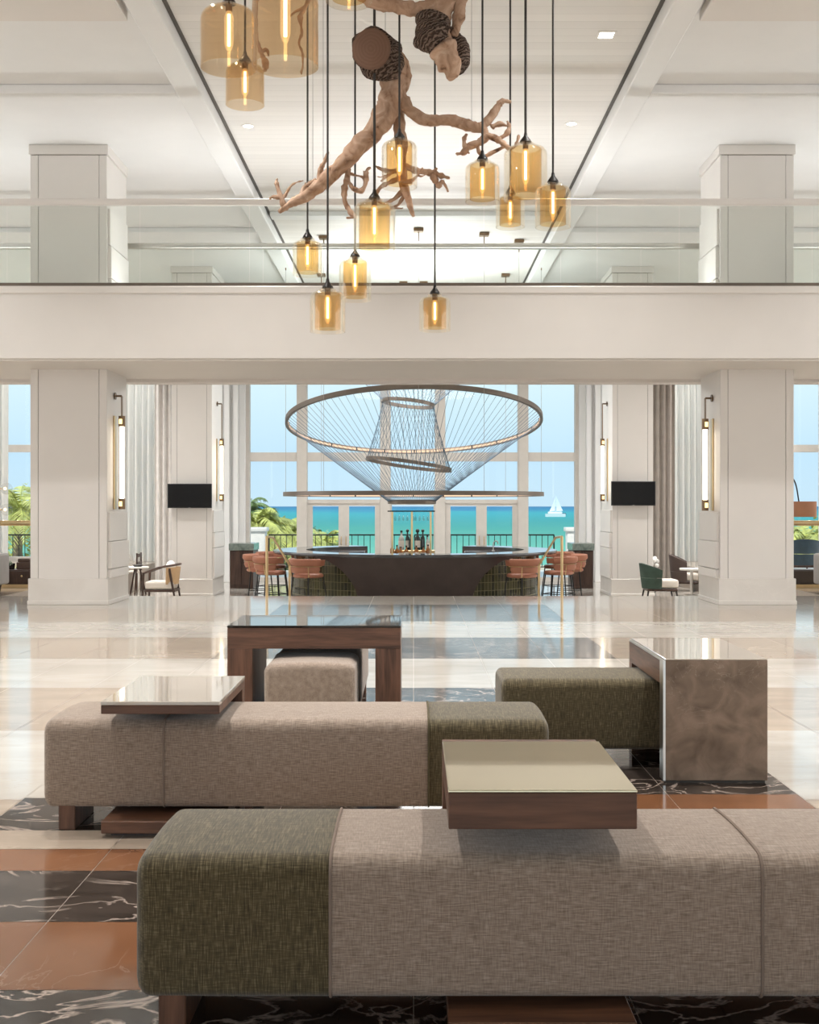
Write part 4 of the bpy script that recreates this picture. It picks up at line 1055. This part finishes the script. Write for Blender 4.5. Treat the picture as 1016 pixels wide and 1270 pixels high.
def leaf_clump(mb, c, n, ln, wd, rnd, up=.3, droop=.5, flat=0):
    for i in range(n):
        a = rnd.uniform(0, 2 * PI); e = rnd.uniform(up, 1.2); L_ = ln * rnd.uniform(.6, 1.1)
        d0 = Vector((math.cos(a) * math.cos(e), math.sin(a) * math.cos(e), math.sin(e))); p = Vector(c); side = Vector((-math.sin(a), math.cos(a), 0))
        prev = None
        for k in range(5):
            f = k / 4; w = wd * math.sin(PI * min(.97, f * .8 + .15)); q = p + d0 * (L_ * f) - Vector((0, 0, droop * L_ * f * f))
            cur = (mb._v(q - side * w), mb._v(q + side * w))
            if prev: mb._f([prev[0], prev[1], cur[1], cur[0]])
            prev = cur
rnd = random.Random(3)
t = thing('twig_arrangement', 'bare pale twig arrangement in a vase behind the round side table', 'plant', (PX(166, 26.9), 26.9, LOW))
mb = MB(); mb.lathe([(0, 0), (.1, 0), (.13, .3), (.08, .5), (.07, .5), (.1, .3), (0, .03)], n=18); mb.build('vase', white_plaster, t)
mb = MB()
for i in range(14):
    a = rnd.uniform(0, 2 * PI); e = rnd.uniform(.5, 1.3); p = Vector((0, 0, .48)); d = Vector((math.cos(a) * math.cos(e), math.sin(a) * math.cos(e), math.sin(e)))
    mb.tube([p, p + d * .2 + Vector((0, 0, .03)), p + d * .42 - Vector((0, 0, .02))], [.006, .005, .003], 5)
mb.build('twigs', plain('pale_twig', (.55, .5, .45), .9), t)

def tub_chair(loc, rz, fab, label, back_h=.72):
    """faces +X before rotation"""
    t = thing('tub_chair', label, 'armchair', loc, rz)
    mb = MB()
    for z0, z1, r in ((.22, .43, .33), (.44, back_h, .36)):
        n = 30; prof_o = []
        cols = []
        for i in range(n + 1):
            a = PI * .5 + PI * i / n; f = abs(i / n - .5) * 2
            zt = z1 - (z1 - z0) * .45 * f ** 2 if z0 > .4 else z1
            cols.append([mb._v((r * .93 * math.cos(a), r * .93 * math.sin(a), z0)), mb._v(((r + .0) * math.cos(a), (r + .0) * math.sin(a), z0)), mb._v(((r + .03) * math.cos(a), (r + .03) * math.sin(a), zt)), mb._v(((r - .03) * math.cos(a), (r - .03) * math.sin(a), zt))])
        for A, B in zip(cols[:-1], cols[1:]):
            for k in range(4): mb._f([A[k], B[k], B[(k + 1) % 4], A[(k + 1) % 4]])
        mb._f(cols[0][::-1]); mb._f(cols[-1])
    mb.build('tub_back', fab, t, smooth=50)
    mb = MB(); mb.box(-.19, .36, -.25, .25, .23, .40, bev=.05, seg=3); mb.build('seat_cushion', cream_fab, t)
    mb = MB(); mb.box(-.27, .33, -.26, .26, .17, .22, bev=.01); mb.build('seat_frame', dark_wood, t)
    for sx in (-.25, .30):
        for sy in (-.24, .24): mb = MB(); mb.tube([(sx, sy, .17), (sx * 1.12, sy * 1.1, 0)], [.02, .012], 8); mb.build('leg', black_metal, t)
    return t
tub_chair((PX(817, 24.3), 24.3, LOW), 0, green_velvet, 'dark green velvet tub chair with cream seat beside the right pier')
tub_chair((PX(852, 26.6), 26.6, LOW), math.radians(-12), brown_uph, 'brown tub chair with cream seat behind the little white topped table', .80)
t = thing('side_table', 'little white topped pedestal table between the tub chairs and column', 'table', (PX(858, 25.2), 25.2, LOW))
mb = MB(); mb.lathe([(0, .53), (.24, .53), (.25, .55), (.25, .57), (0, .575)], n=28); mb.build('table_top', white_plaster, t)
mb = MB(); mb.tube([(0, 0, .01), (0, 0, .53)], .035, 12); mb.build('pedestal', steel, t)
mb = MB(); mb.lathe([(0, 0), (.16, 0), (.16, .015), (.03, .03), (0, .03)], n=24); mb.build('foot', steel, t)
t = thing('flower_arrangement', 'white flower arrangement in a tall vase behind the green tub chair', 'flowers', (PX(808, 26.2), 26.2, LOW))
mb = MB(); mb.lathe([(0, 0), (.1, 0), (.12, .3), (.07, .5), (.06, .5), (.1, .3), (0, .03)], n=18); mb.build('vase', bottle_dark, t)
mb = MB()
for i in range(16): mb.sphere((rnd.uniform(-.13, .13), rnd.uniform(-.13, .13), .56 + rnd.uniform(0, .18)), rnd.uniform(.04, .07), 10)
mb.build('blossoms', flower_white, t)
mb = MB(); leaf_clump(mb, (0, 0, .48), 14, .25, .03, rnd); mb.build('leaves', leaf_d, t)

# lounge side bays (lobby level)
def sofa(loc, w, label):
    t = thing('sofa', label, 'sofa', loc)
    mb = MB(); mb.box(-w, w, -.4, .4, .14, .42, bev=.04, seg=3); mb.build('seat', grey_uph, t)
    mb = MB(); mb.box(-w, w, -.45, -.25, .14, .80, bev=.05, seg=3); mb.build('backrest', grey_uph, t)
    mb = MB(); mb.box(-w - .01, w + .01, -.47, -.23, .80, .84, bev=.015); mb.build('top_rail', dark_wood, t)
    for sx in (-1, 1):
        mb = MB(); mb.box(sx * w - .07, sx * w + .07, -.4, .4, .141, .62, bev=.04, seg=3); mb.build('armrest', grey_uph, t)
        for sy in (-.36, .34): mb = MB(); mb.tube([(sx * (w - .08), sy, 0), (sx * (w - .06), sy, .14)], [.018, .026], 8); mb.build('leg', dark_wood, t)
sofa((-7.16, 18.5, 0), .78, 'grey sofa seen from behind beside the left column')
sofa((7.09, 18.5, 0), .78, 'grey sofa seen from behind beside the right column')
def console(loc, w, label, m):
    t = thing('console_cabinet', label, 'cabinet', loc)
    mb = MB(); mb.box(-w, w, -.22, .22, .06, .30, bev=.005); mb.build('carcass', m, t)
    mb = MB(); mb.box(-w + .03, w - .03, -.18, .18, 0, .06); mb.build('plinth', brass, t)
    mb = MB(); mb.box(-w + .01, w - .01, -.235, -.2205, .08, .28, bev=.003); dr = mb.build('drawer', m, t)
    mb = MB(); mb.sphere((w * .35, -.25, .2), .018, 10); mb.build('knob', brass, dr)
console((PX(24, 20.2), 20.2, 0), .34, 'low dark wood console with small brass knob behind the left grey sofa', dark_wood)
console((PX(998, 20.2), 20.2, 0), .28, 'low dark console on brass plinth behind the right grey sofa', plain('smoked_wood', (.05, .035, .025), .4))
o = MB().box(-.12, .12, -.08, .08, 0, .12, bev=.01).box(-.1, .1, -.07, .07, .121, .18, bev=.01).build('storage_box', plain('brown_box', (.10, .06, .045), .6), loc=(PX(31, 20.2), 20.2, .3005)); tag(o, 'brown two tier box on top of the left dark wood console', 'box')
t = thing('potted_plant', 'small dark leafed pot plant on the left dark wood console', 'plant', (PX(14, 20.15), 20.15, .3005))
mb = MB(); mb.lathe([(0, 0), (.05, 0), (.065, .1), (.055, .1), (.045, .02), (0, .02)], n=16); mb.build('pot', black_metal, t)
mb = MB(); leaf_clump(mb, (0, 0, .09), 12, .13, .02, rnd); mb.build('leaves', leaf_d, t)
# globe floor lamp
t = thing('globe_floor_lamp', 'black stemmed floor lamp with two clear glass globes at the left edge', 'floor lamp', (PX(-1, 20.5), 20.5, 0))
mb = MB(); mb.lathe([(0, 0), (.14, 0), (.14, .02), (0, .025)], n=24); mb.build('base', black_metal, t)
mb = MB(); mb.tube([(0, 0, .02), (0, 0, 1.95)], .014, 8); mb.build('stem', black_metal, t)
for z in (PZ(606, 20.5), PZ(632, 20.5)):
    mb = MB(); mb.tube([(0, 0, z), (.05, 0, z)], .016, 8); a = mb.build('arm', brass, t)
    mb = MB(); mb.sphere((.125, 0, z), .10, 20); mb.build('glass_globe', clear_glass, a)
    mb = MB(); mb.sphere((.10, 0, z), .026, 12); mb.build('bulb', emit('globe_bulb_%d' % int(z * 100), (1, .7, .35), 4), a)
# brass rails across the side bays
for sx, lb in ((-1, 'brass guard rail across the left lounge window'), (1, 'brass guard rail across the right lounge window')):
    d = 21.5; t = thing('guard_rail', lb, 'railing', (sx * 8.2, d, 0))
    mb = MB(); mb.box(-1.7, 1.7, -.05, .05, PZ(652, d), PZ(645.5, d), bev=.02); mb.build('rail', brass, t)
    for x in (-1.65, 1.65): mb = MB(); mb.tube([(x, 0, 0), (x, 0, PZ(652, d))], .02, 8); mb.build('post', brass, t)
# arc lamp with rust shade
d = 20.6; t = thing('arc_floor_lamp', 'arc floor lamp with rust coloured drum shade beside the right column', 'floor lamp', (PX(955, d), d, 0))
x1 = PX(991, d) - PX(955, d); zs0, zs1 = PZ(641, d), PZ(622, d)
mb = MB(); mb.lathe([(0, 0), (.16, 0), (.16, .03), (0, .035)], n=24); mb.build('base', black_metal, t)
mb = MB(); mb.tube(catmull([(0, 0, .03), (0, 0, 1.2), (.05, 0, 1.75), (.22, 0, 1.95), (.42, 0, 1.78), (x1, 0, zs1)], 6), .012, 8); mb.build('arc_stem', black_metal, t)
mb = MB(); R = .29; mb.lathe([(R, zs0), (R, zs1), (R - .006, zs1), (R - .006, zs0)], (x1, 0, 0), n=36, closed=True); mb.build('drum_shade', rust_shade, t, smooth=50)
mb = MB(); mb.sphere((x1, 0, (zs0 + zs1) / 2), .05, 12); mb.build('bulb', emit('arc_bulb', (1, .75, .45), 4), t)
t = tub_chair((PX(992, 23.5), 23.5, 0), math.radians(90), navy_uph, 'dark navy tub chair behind the right dark console', .72)

# ------------------------------------------------------------------ outdoors
mb = MB(); mb.box(-16, 16, WALL + .3, 35.6, LOW - .3, LOW - .02); struct(mb.build('floor_terrace', stone_plinth, smooth=0))
mb = MB(); mb.box(-60, 60, 35.6, 110, -4.4, -4.0); o = mb.build('ground', sand, smooth=0); struct(o)
mb = MB()
v = [mb._v(p) for p in ((-40000, 105, -6), (40000, 105, -6), (40000, 60000, -6), (-40000, 60000, -6))]; mb._f(v)
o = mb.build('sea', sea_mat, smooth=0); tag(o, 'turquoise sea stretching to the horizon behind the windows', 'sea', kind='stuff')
# balcony railing sections
def railing(x0, x1, label):
    y = 35.2; n = max(2, int((x1 - x0) / .165)); t = thing('terrace_railing', label, 'railing', ((x0 + x1) / 2, y, LOW - .02)); w = (x1 - x0) / 2
    mb = MB(); mb.box(-w, w, -.03, .03, 1.03, 1.07, bev=.008); mb.build('top_rail', black_metal, t)
    mb = MB(); mb.box(-w, w, -.02, .02, .10, .13); mb.build('bottom_rail', black_metal, t)
    for i in range(n + 1):
        x = -w + .012 + (2 * w - .024) * i / n; e = i in (0, n)
        mb = MB(); mb.box(x - (.02 if e else .009), x + (.02 if e else .009), -.012, .012, 0 if e else .13, 1.03); mb.build('baluster', black_metal, t)
railing(-4.22, -2.0, 'black terrace railing section in front of the palm trees')
railing(-1.98, -.02, 'black terrace railing section seen through the doors on the palm side of the bottles')
railing(.02, 1.98, 'black terrace railing section seen through the doors on the sailboat side of the bottles')
railing(2.0, 4.1, 'black terrace railing section below the sailboat')
railing(-12.2, -10.6, 'black terrace railing section outside the left lounge window')
for x0, x1, lb in ((PX(305, 35.2) - .3, PX(330, 35.2), 'white masonry parapet post on the terrace at the palm tree side'), (PX(703, 35.2), PX(722, 35.2) + .3, 'white masonry parapet post on the terrace at the sailboat side')):
    mb = MB(); mb.box(x0, x1, 35.0, 35.5, LOW - .02, .62, bev=.02); mb.box(x0 - .05, x1 + .05, 34.95, 35.55, .621, .74, bev=.02); o = mb.build('parapet_post', white_plaster); tag(o, lb, 'parapet')
# sailboat
d = 850.; x = PX(689, d); s = d / F
t = thing('sailboat', 'white catamaran with two white sails on the turquoise sea', 'sailboat', (x, d, -6.0))
mb = MB()
for y in (-2.2, 2.2):
    mb.prism_x([(0, 0)] * 0 or [(y - .7, 0.0), (y + .7, 0.0), (y + 1, 2.2), (y - 1, 2.2)], -12 * s, 12 * s)
mb.build('hulls', boat_white, t)
mb = MB(); mb.box(-9 * s, 8 * s, -2.4, 2.4, 2.2, 3.6, bev=.3); mb.build('cabin', boat_white, t)
mb = MB(); mb.box(8 * s, 12.6 * s, -2.6, 2.6, 1.2, 2.6); mb.build('stern', boat_blue, t)
mb = MB(); mb.tube([(.5 * s, 0, 3), (.5 * s, 0, 15)], .15, 6); mb.build('mast', boat_white, t)
def sail(poly, name):
    mb = MB(); a = [mb._v((x * s, -.06, z)) for x, z in poly]; b = [mb._v((x * s, .06, z)) for x, z in poly]
    k = len(poly)
    for i in range(k): mb._f([a[i], a[(i + 1) % k], b[(i + 1) % k], b[i]])
    mb._f(a[::-1]); mb._f(b); mb.build(name, boat_white, t, smooth=0)
sail([(1.2, 4), (1.2, 14.6), (6, 8), (9.5, 4.2)], 'mainsail'); sail([(-.2, 14), (-.4, 4.2), (-7.5, 3.8), (-4, 8)], 'jib')
# palms and shrubs
def frond(mb, base, az, el, L_, droop, mi=0, wid=.5, nl=30):
    d0 = Vector((math.cos(az) * math.cos(el), math.sin(az) * math.cos(el), math.sin(el))); side = Vector((-math.sin(az), math.cos(az), 0)); pts = []
    for k in range(nl + 1):
        f = k / nl; pts.append(Vector(base) + d0 * (L_ * f) - Vector((0, 0, droop * L_ * f * f)))
    mb.tube(pts, [.03 * (1 - .8 * k / nl) for k in range(nl + 1)], 4, mi=mi)
    for k in range(2, nl):
        f = k / nl; p = pts[k]; tdir = (pts[min(k + 1, nl)] - pts[k - 1]).normalized(); ll = wid * math.sin(PI * (f * .85 + .12)) * random.uniform(.8, 1.15)
        for sgn in (-1, 1):
            e = p + side * sgn * ll * .75 + tdir * ll * .55 - Vector((0, 0, ll * random.uniform(.25, .6))); m = (p + e) / 2 + Vector((0, 0, .06 * ll)); w = tdir * .022
            a, b, c2, d2 = mb._v(p - w), mb._v(p + w), mb._v(m + w * 1.2), mb._v(m - w * 1.2); mb._f([a, b, c2, d2], mi); tip = mb._v(e); mb._f([d2, c2, tip], mi)
def palm(px, py, d, L_, n, label, ml, dark=False):
    x, z = PX(px, d), PZ(py, d); t = thing('palm_tree', label, 'palm tree', (x, d, -4.0), group=None)
    top = z + 4.0
    mb = MB(); mb.tube(catmull([(-.3, 0, 0), (-.1, 0, top * .5), (0, 0, top)], 6), interp([.2, .15, .13], 6), 10, wob=.15); mb.build('trunk', trunk_mat, t)
    mb = MB()
    for i in range(n):
        frond(mb, (0, 0, top), 2 * PI * i / n + random.uniform(-.2, .2), random.uniform(-.1, 1.1), L_ * random.uniform(.8, 1.1), random.uniform(.5, .9), wid=L_ * .24)
    mb.build('fronds', ml, t, smooth=0)
palm(318, 650, 42, 2.0, 34, 'yellow green palm tree at the window edge, closest to the parapet post', leaf_y)
palm(350, 664, 47.6, 2.0, 34, 'yellow green palm tree seen between parapet post and first mullion', leaf_y)
palm(400, 676, 53, 1.9, 30, 'low yellow green palm tree seen through the glass door', leaf_y)
palm(303, 636, 59, 2.4, 26, 'taller darker palm tree behind the yellow ones', leaf_g)
palm(24, 632, 40, 2.4, 24, 'bright palm tree outside the left lounge window', leaf_y)
palm(1000, 668, 44, 2.2, 22, 'bright palm tree outside the right lounge window', leaf_y)
def shrub(px, py, d, rx, rz_, n, label, m, ls=.22):
    x, z = PX(px, d), PZ(py, d); t = thing('shrub', label, 'shrub', (x, d, -4.0)); r2 = random.Random(int(px * 7 + d)); top = z + 4.0
    mb = MB()
    for i in range(8): mb.tube([(r2.uniform(-.2, .2), r2.uniform(-.2, .2), 0), (r2.uniform(-rx, rx) * .6, r2.uniform(-.6, .6), max(.4, top - rz_ * .8))], [.06, .02], 5)
    mb.build('stems', trunk_mat, t)
    mb = MB()
    for i in range(n):
        while True:
            a, b, c = r2.uniform(-1, 1), r2.uniform(-1, 1), r2.uniform(-1, 1)
            if a * a + b * b + c * c < 1: break
        lump = 1 + .25 * math.sin(a * 7 + b * 5)
        leaf_clump(mb, (a * rx, b * rx * .7, top - rz_ + c * rz_ * lump), 2, ls * r2.uniform(.7, 1.3), ls * .22, r2, up=-.4, droop=.3)
    mb.build('foliage', m, t, smooth=0)
shrub(330, 646, 65, 2.3, 2.0, 900, 'broad green shrub mass behind the yellow green palms', leaf_g, .4)
shrub(372, 654, 70, 2.4, 2.0, 900, 'green shrub between the first window mullion and the sea', leaf_g, .4)
shrub(405, 662, 76, 2.2, 1.6, 700, 'yellow green shrub seen through the glass door', leaf_y, .35)
shrub(28, 622, 46, 1.1, 3.0, 900, 'light green tree outside the left lounge window', leaf_y, .3)
shrub(998, 645, 50, 1.3, 1.6, 600, 'yellow green shrub outside the right lounge window', leaf_y, .35)

# ------------------------------------------------------------------ light
W_ = bpy.data.worlds.new('sky'); bpy.context.scene.world = W_; W_.use_nodes = True
nt = W_.node_tree; nt.nodes.clear()
tc = N(nt, 'ShaderNodeTexCoord'); sp = N(nt, 'ShaderNodeSeparateXYZ'); L(nt, tc.outputs['Generated'], sp.inputs[0])
r = ramp(nt, [(0, (.30, .36, .36)), (.499, (.30, .36, .36)), (.5, (.57, .77, .90)), (.52, (.55, .77, .93)), (.55, (.68, .87, .94)), (.62, (.58, .80, .94)), (1, (.35, .6, .9))], sp.outputs['Z'])
mp = N(nt, 'ShaderNodeMath', operation='MULTIPLY_ADD'); L(nt, sp.outputs['Z'], mp.inputs[0]); mp.inputs[1].default_value = .5; mp.inputs[2].default_value = .5
L(nt, mp.outputs[0], r.inputs['Fac'])
bg = N(nt, 'ShaderNodeBackground'); bg.inputs['Strength'].default_value = 1.0; L(nt, r.outputs[0], bg.inputs['Color'])
ow = N(nt, 'ShaderNodeOutputWorld'); L(nt, bg.outputs[0], ow.inputs['Surface'])
def light(kind, name, loc, rot, energy, color=(1, 1, 1), **kw):
    l = bpy.data.lights.new(name, kind); l.energy = energy; l.color = color
    for k, v in kw.items(): setattr(l, k, v)
    o = bpy.data.objects.new(name, l); o.location = loc; o.rotation_euler = rot; C.objects.link(o); return o
sd = Vector((.35, .62, -1.0)).normalized()
o = light('SUN', 'sun', (0, -20, 30), (0, 0, 0), 3.2, (1, .95, .86), angle=.01); o.rotation_euler = sd.to_track_quat('-Z', 'Y').to_euler()
# added fill lamps set in the unseen openings behind the viewer
for x in (-6.75, -2.25, 2.25, 6.75):
    light('AREA', 'added_back_fill', (x, -8.95, 2.9), (PI / 2, 0, 0), 76, (1, 1, 1), shape='RECTANGLE', size=4.1, size_y=5.2)
# added fill lamps along the solid side walls, brightening ceiling and bridge
for sx in (-1, 1):
    light('AREA', 'added_side_fill', (sx * 12.95, 7, 3.2), (0, sx * PI / 2, 0), 330, (.96, .985, 1), shape='RECTANGLE', size=5, size_y=13)
    light('AREA', 'added_side_fill', (sx * 12.95, 24, 3.2), (0, sx * PI / 2, 0), 260, (.96, .985, 1), shape='RECTANGLE', size=5, size_y=9)
# lamp strip added out of view on the bridge floor to brighten the ceiling
light('AREA', 'added_bridge_fill', (0, 17.0, 4.12), (PI, 0, 0), 230, (.97, .99, 1), shape='RECTANGLE', size=25, size_y=.12)
# disc lamps added at the hidden upper ring to brighten the bar room
light('AREA', 'added_bar_fill', (0, 24.5, 4.62), (0, 0, 0), 330, (1, .975, .94), shape='DISK', size=3.6)
light('AREA', 'added_bar_fill', (0, 24.5, 4.78), (PI, 0, 0), 230, (.98, .99, 1), shape='DISK', size=3.6)
# recessed downlights
WARM = (1, .98, .955); SP = math.radians(110)
for y, e in ((4.5, 48), (7.0, 68), (9.7, 65), (12.9, 65), (16.0, 40)):
    for x in (-2.08, 2.08): light('AREA', 'downlight_beam', (x, y, 6.36), (0, 0, 0), e, WARM, shape='DISK', size=.14, spread=SP)
for x in (-9, -6.2, 6.2, 9):
    for y, e in ((3, 15), (8, 40), (13.2, 45)): light('AREA', 'downlight_beam', (x, y, 6.18), (0, 0, 0), e, WARM, shape='DISK', size=.14, spread=SP)
    for y in (22, 25, 28): light('AREA', 'downlight_beam', (x, y, 6.2), (0, 0, 0), 70, WARM, shape='DISK', size=.14, spread=SP)

# ------------------------------------------------------------------ camera
cam = bpy.data.cameras.new('camera'); co = bpy.data.objects.new('camera', cam); C.objects.link(co)
co.location = (0, 0, H); co.rotation_euler = (PI / 2, 0, 0)
cam.sensor_fit = 'HORIZONTAL'; cam.sensor_width = 36; cam.lens = F * 36 / 1016
cam.shift_x = -(CX - 508) / 1016; cam.shift_y = -(635 - CY) / 1016
cam.clip_end = 100000; cam.clip_start = .05
sc = bpy.context.scene; sc.camera = co
sc.view_settings.view_transform = 'Standard'; sc.view_settings.look = 'None'; sc.view_settings.gamma = 1; sc.view_settings.use_curve_mapping = False
sc.view_settings.exposure = 0.15
cy = sc.cycles
cy.max_bounces = 10; cy.diffuse_bounces = 5; cy.glossy_bounces = 5; cy.transparent_max_bounces = 32; cy.sample_clamp_indirect = 6
cy.caustics_reflective = False; cy.caustics_refractive = False
cy.use_denoising = True
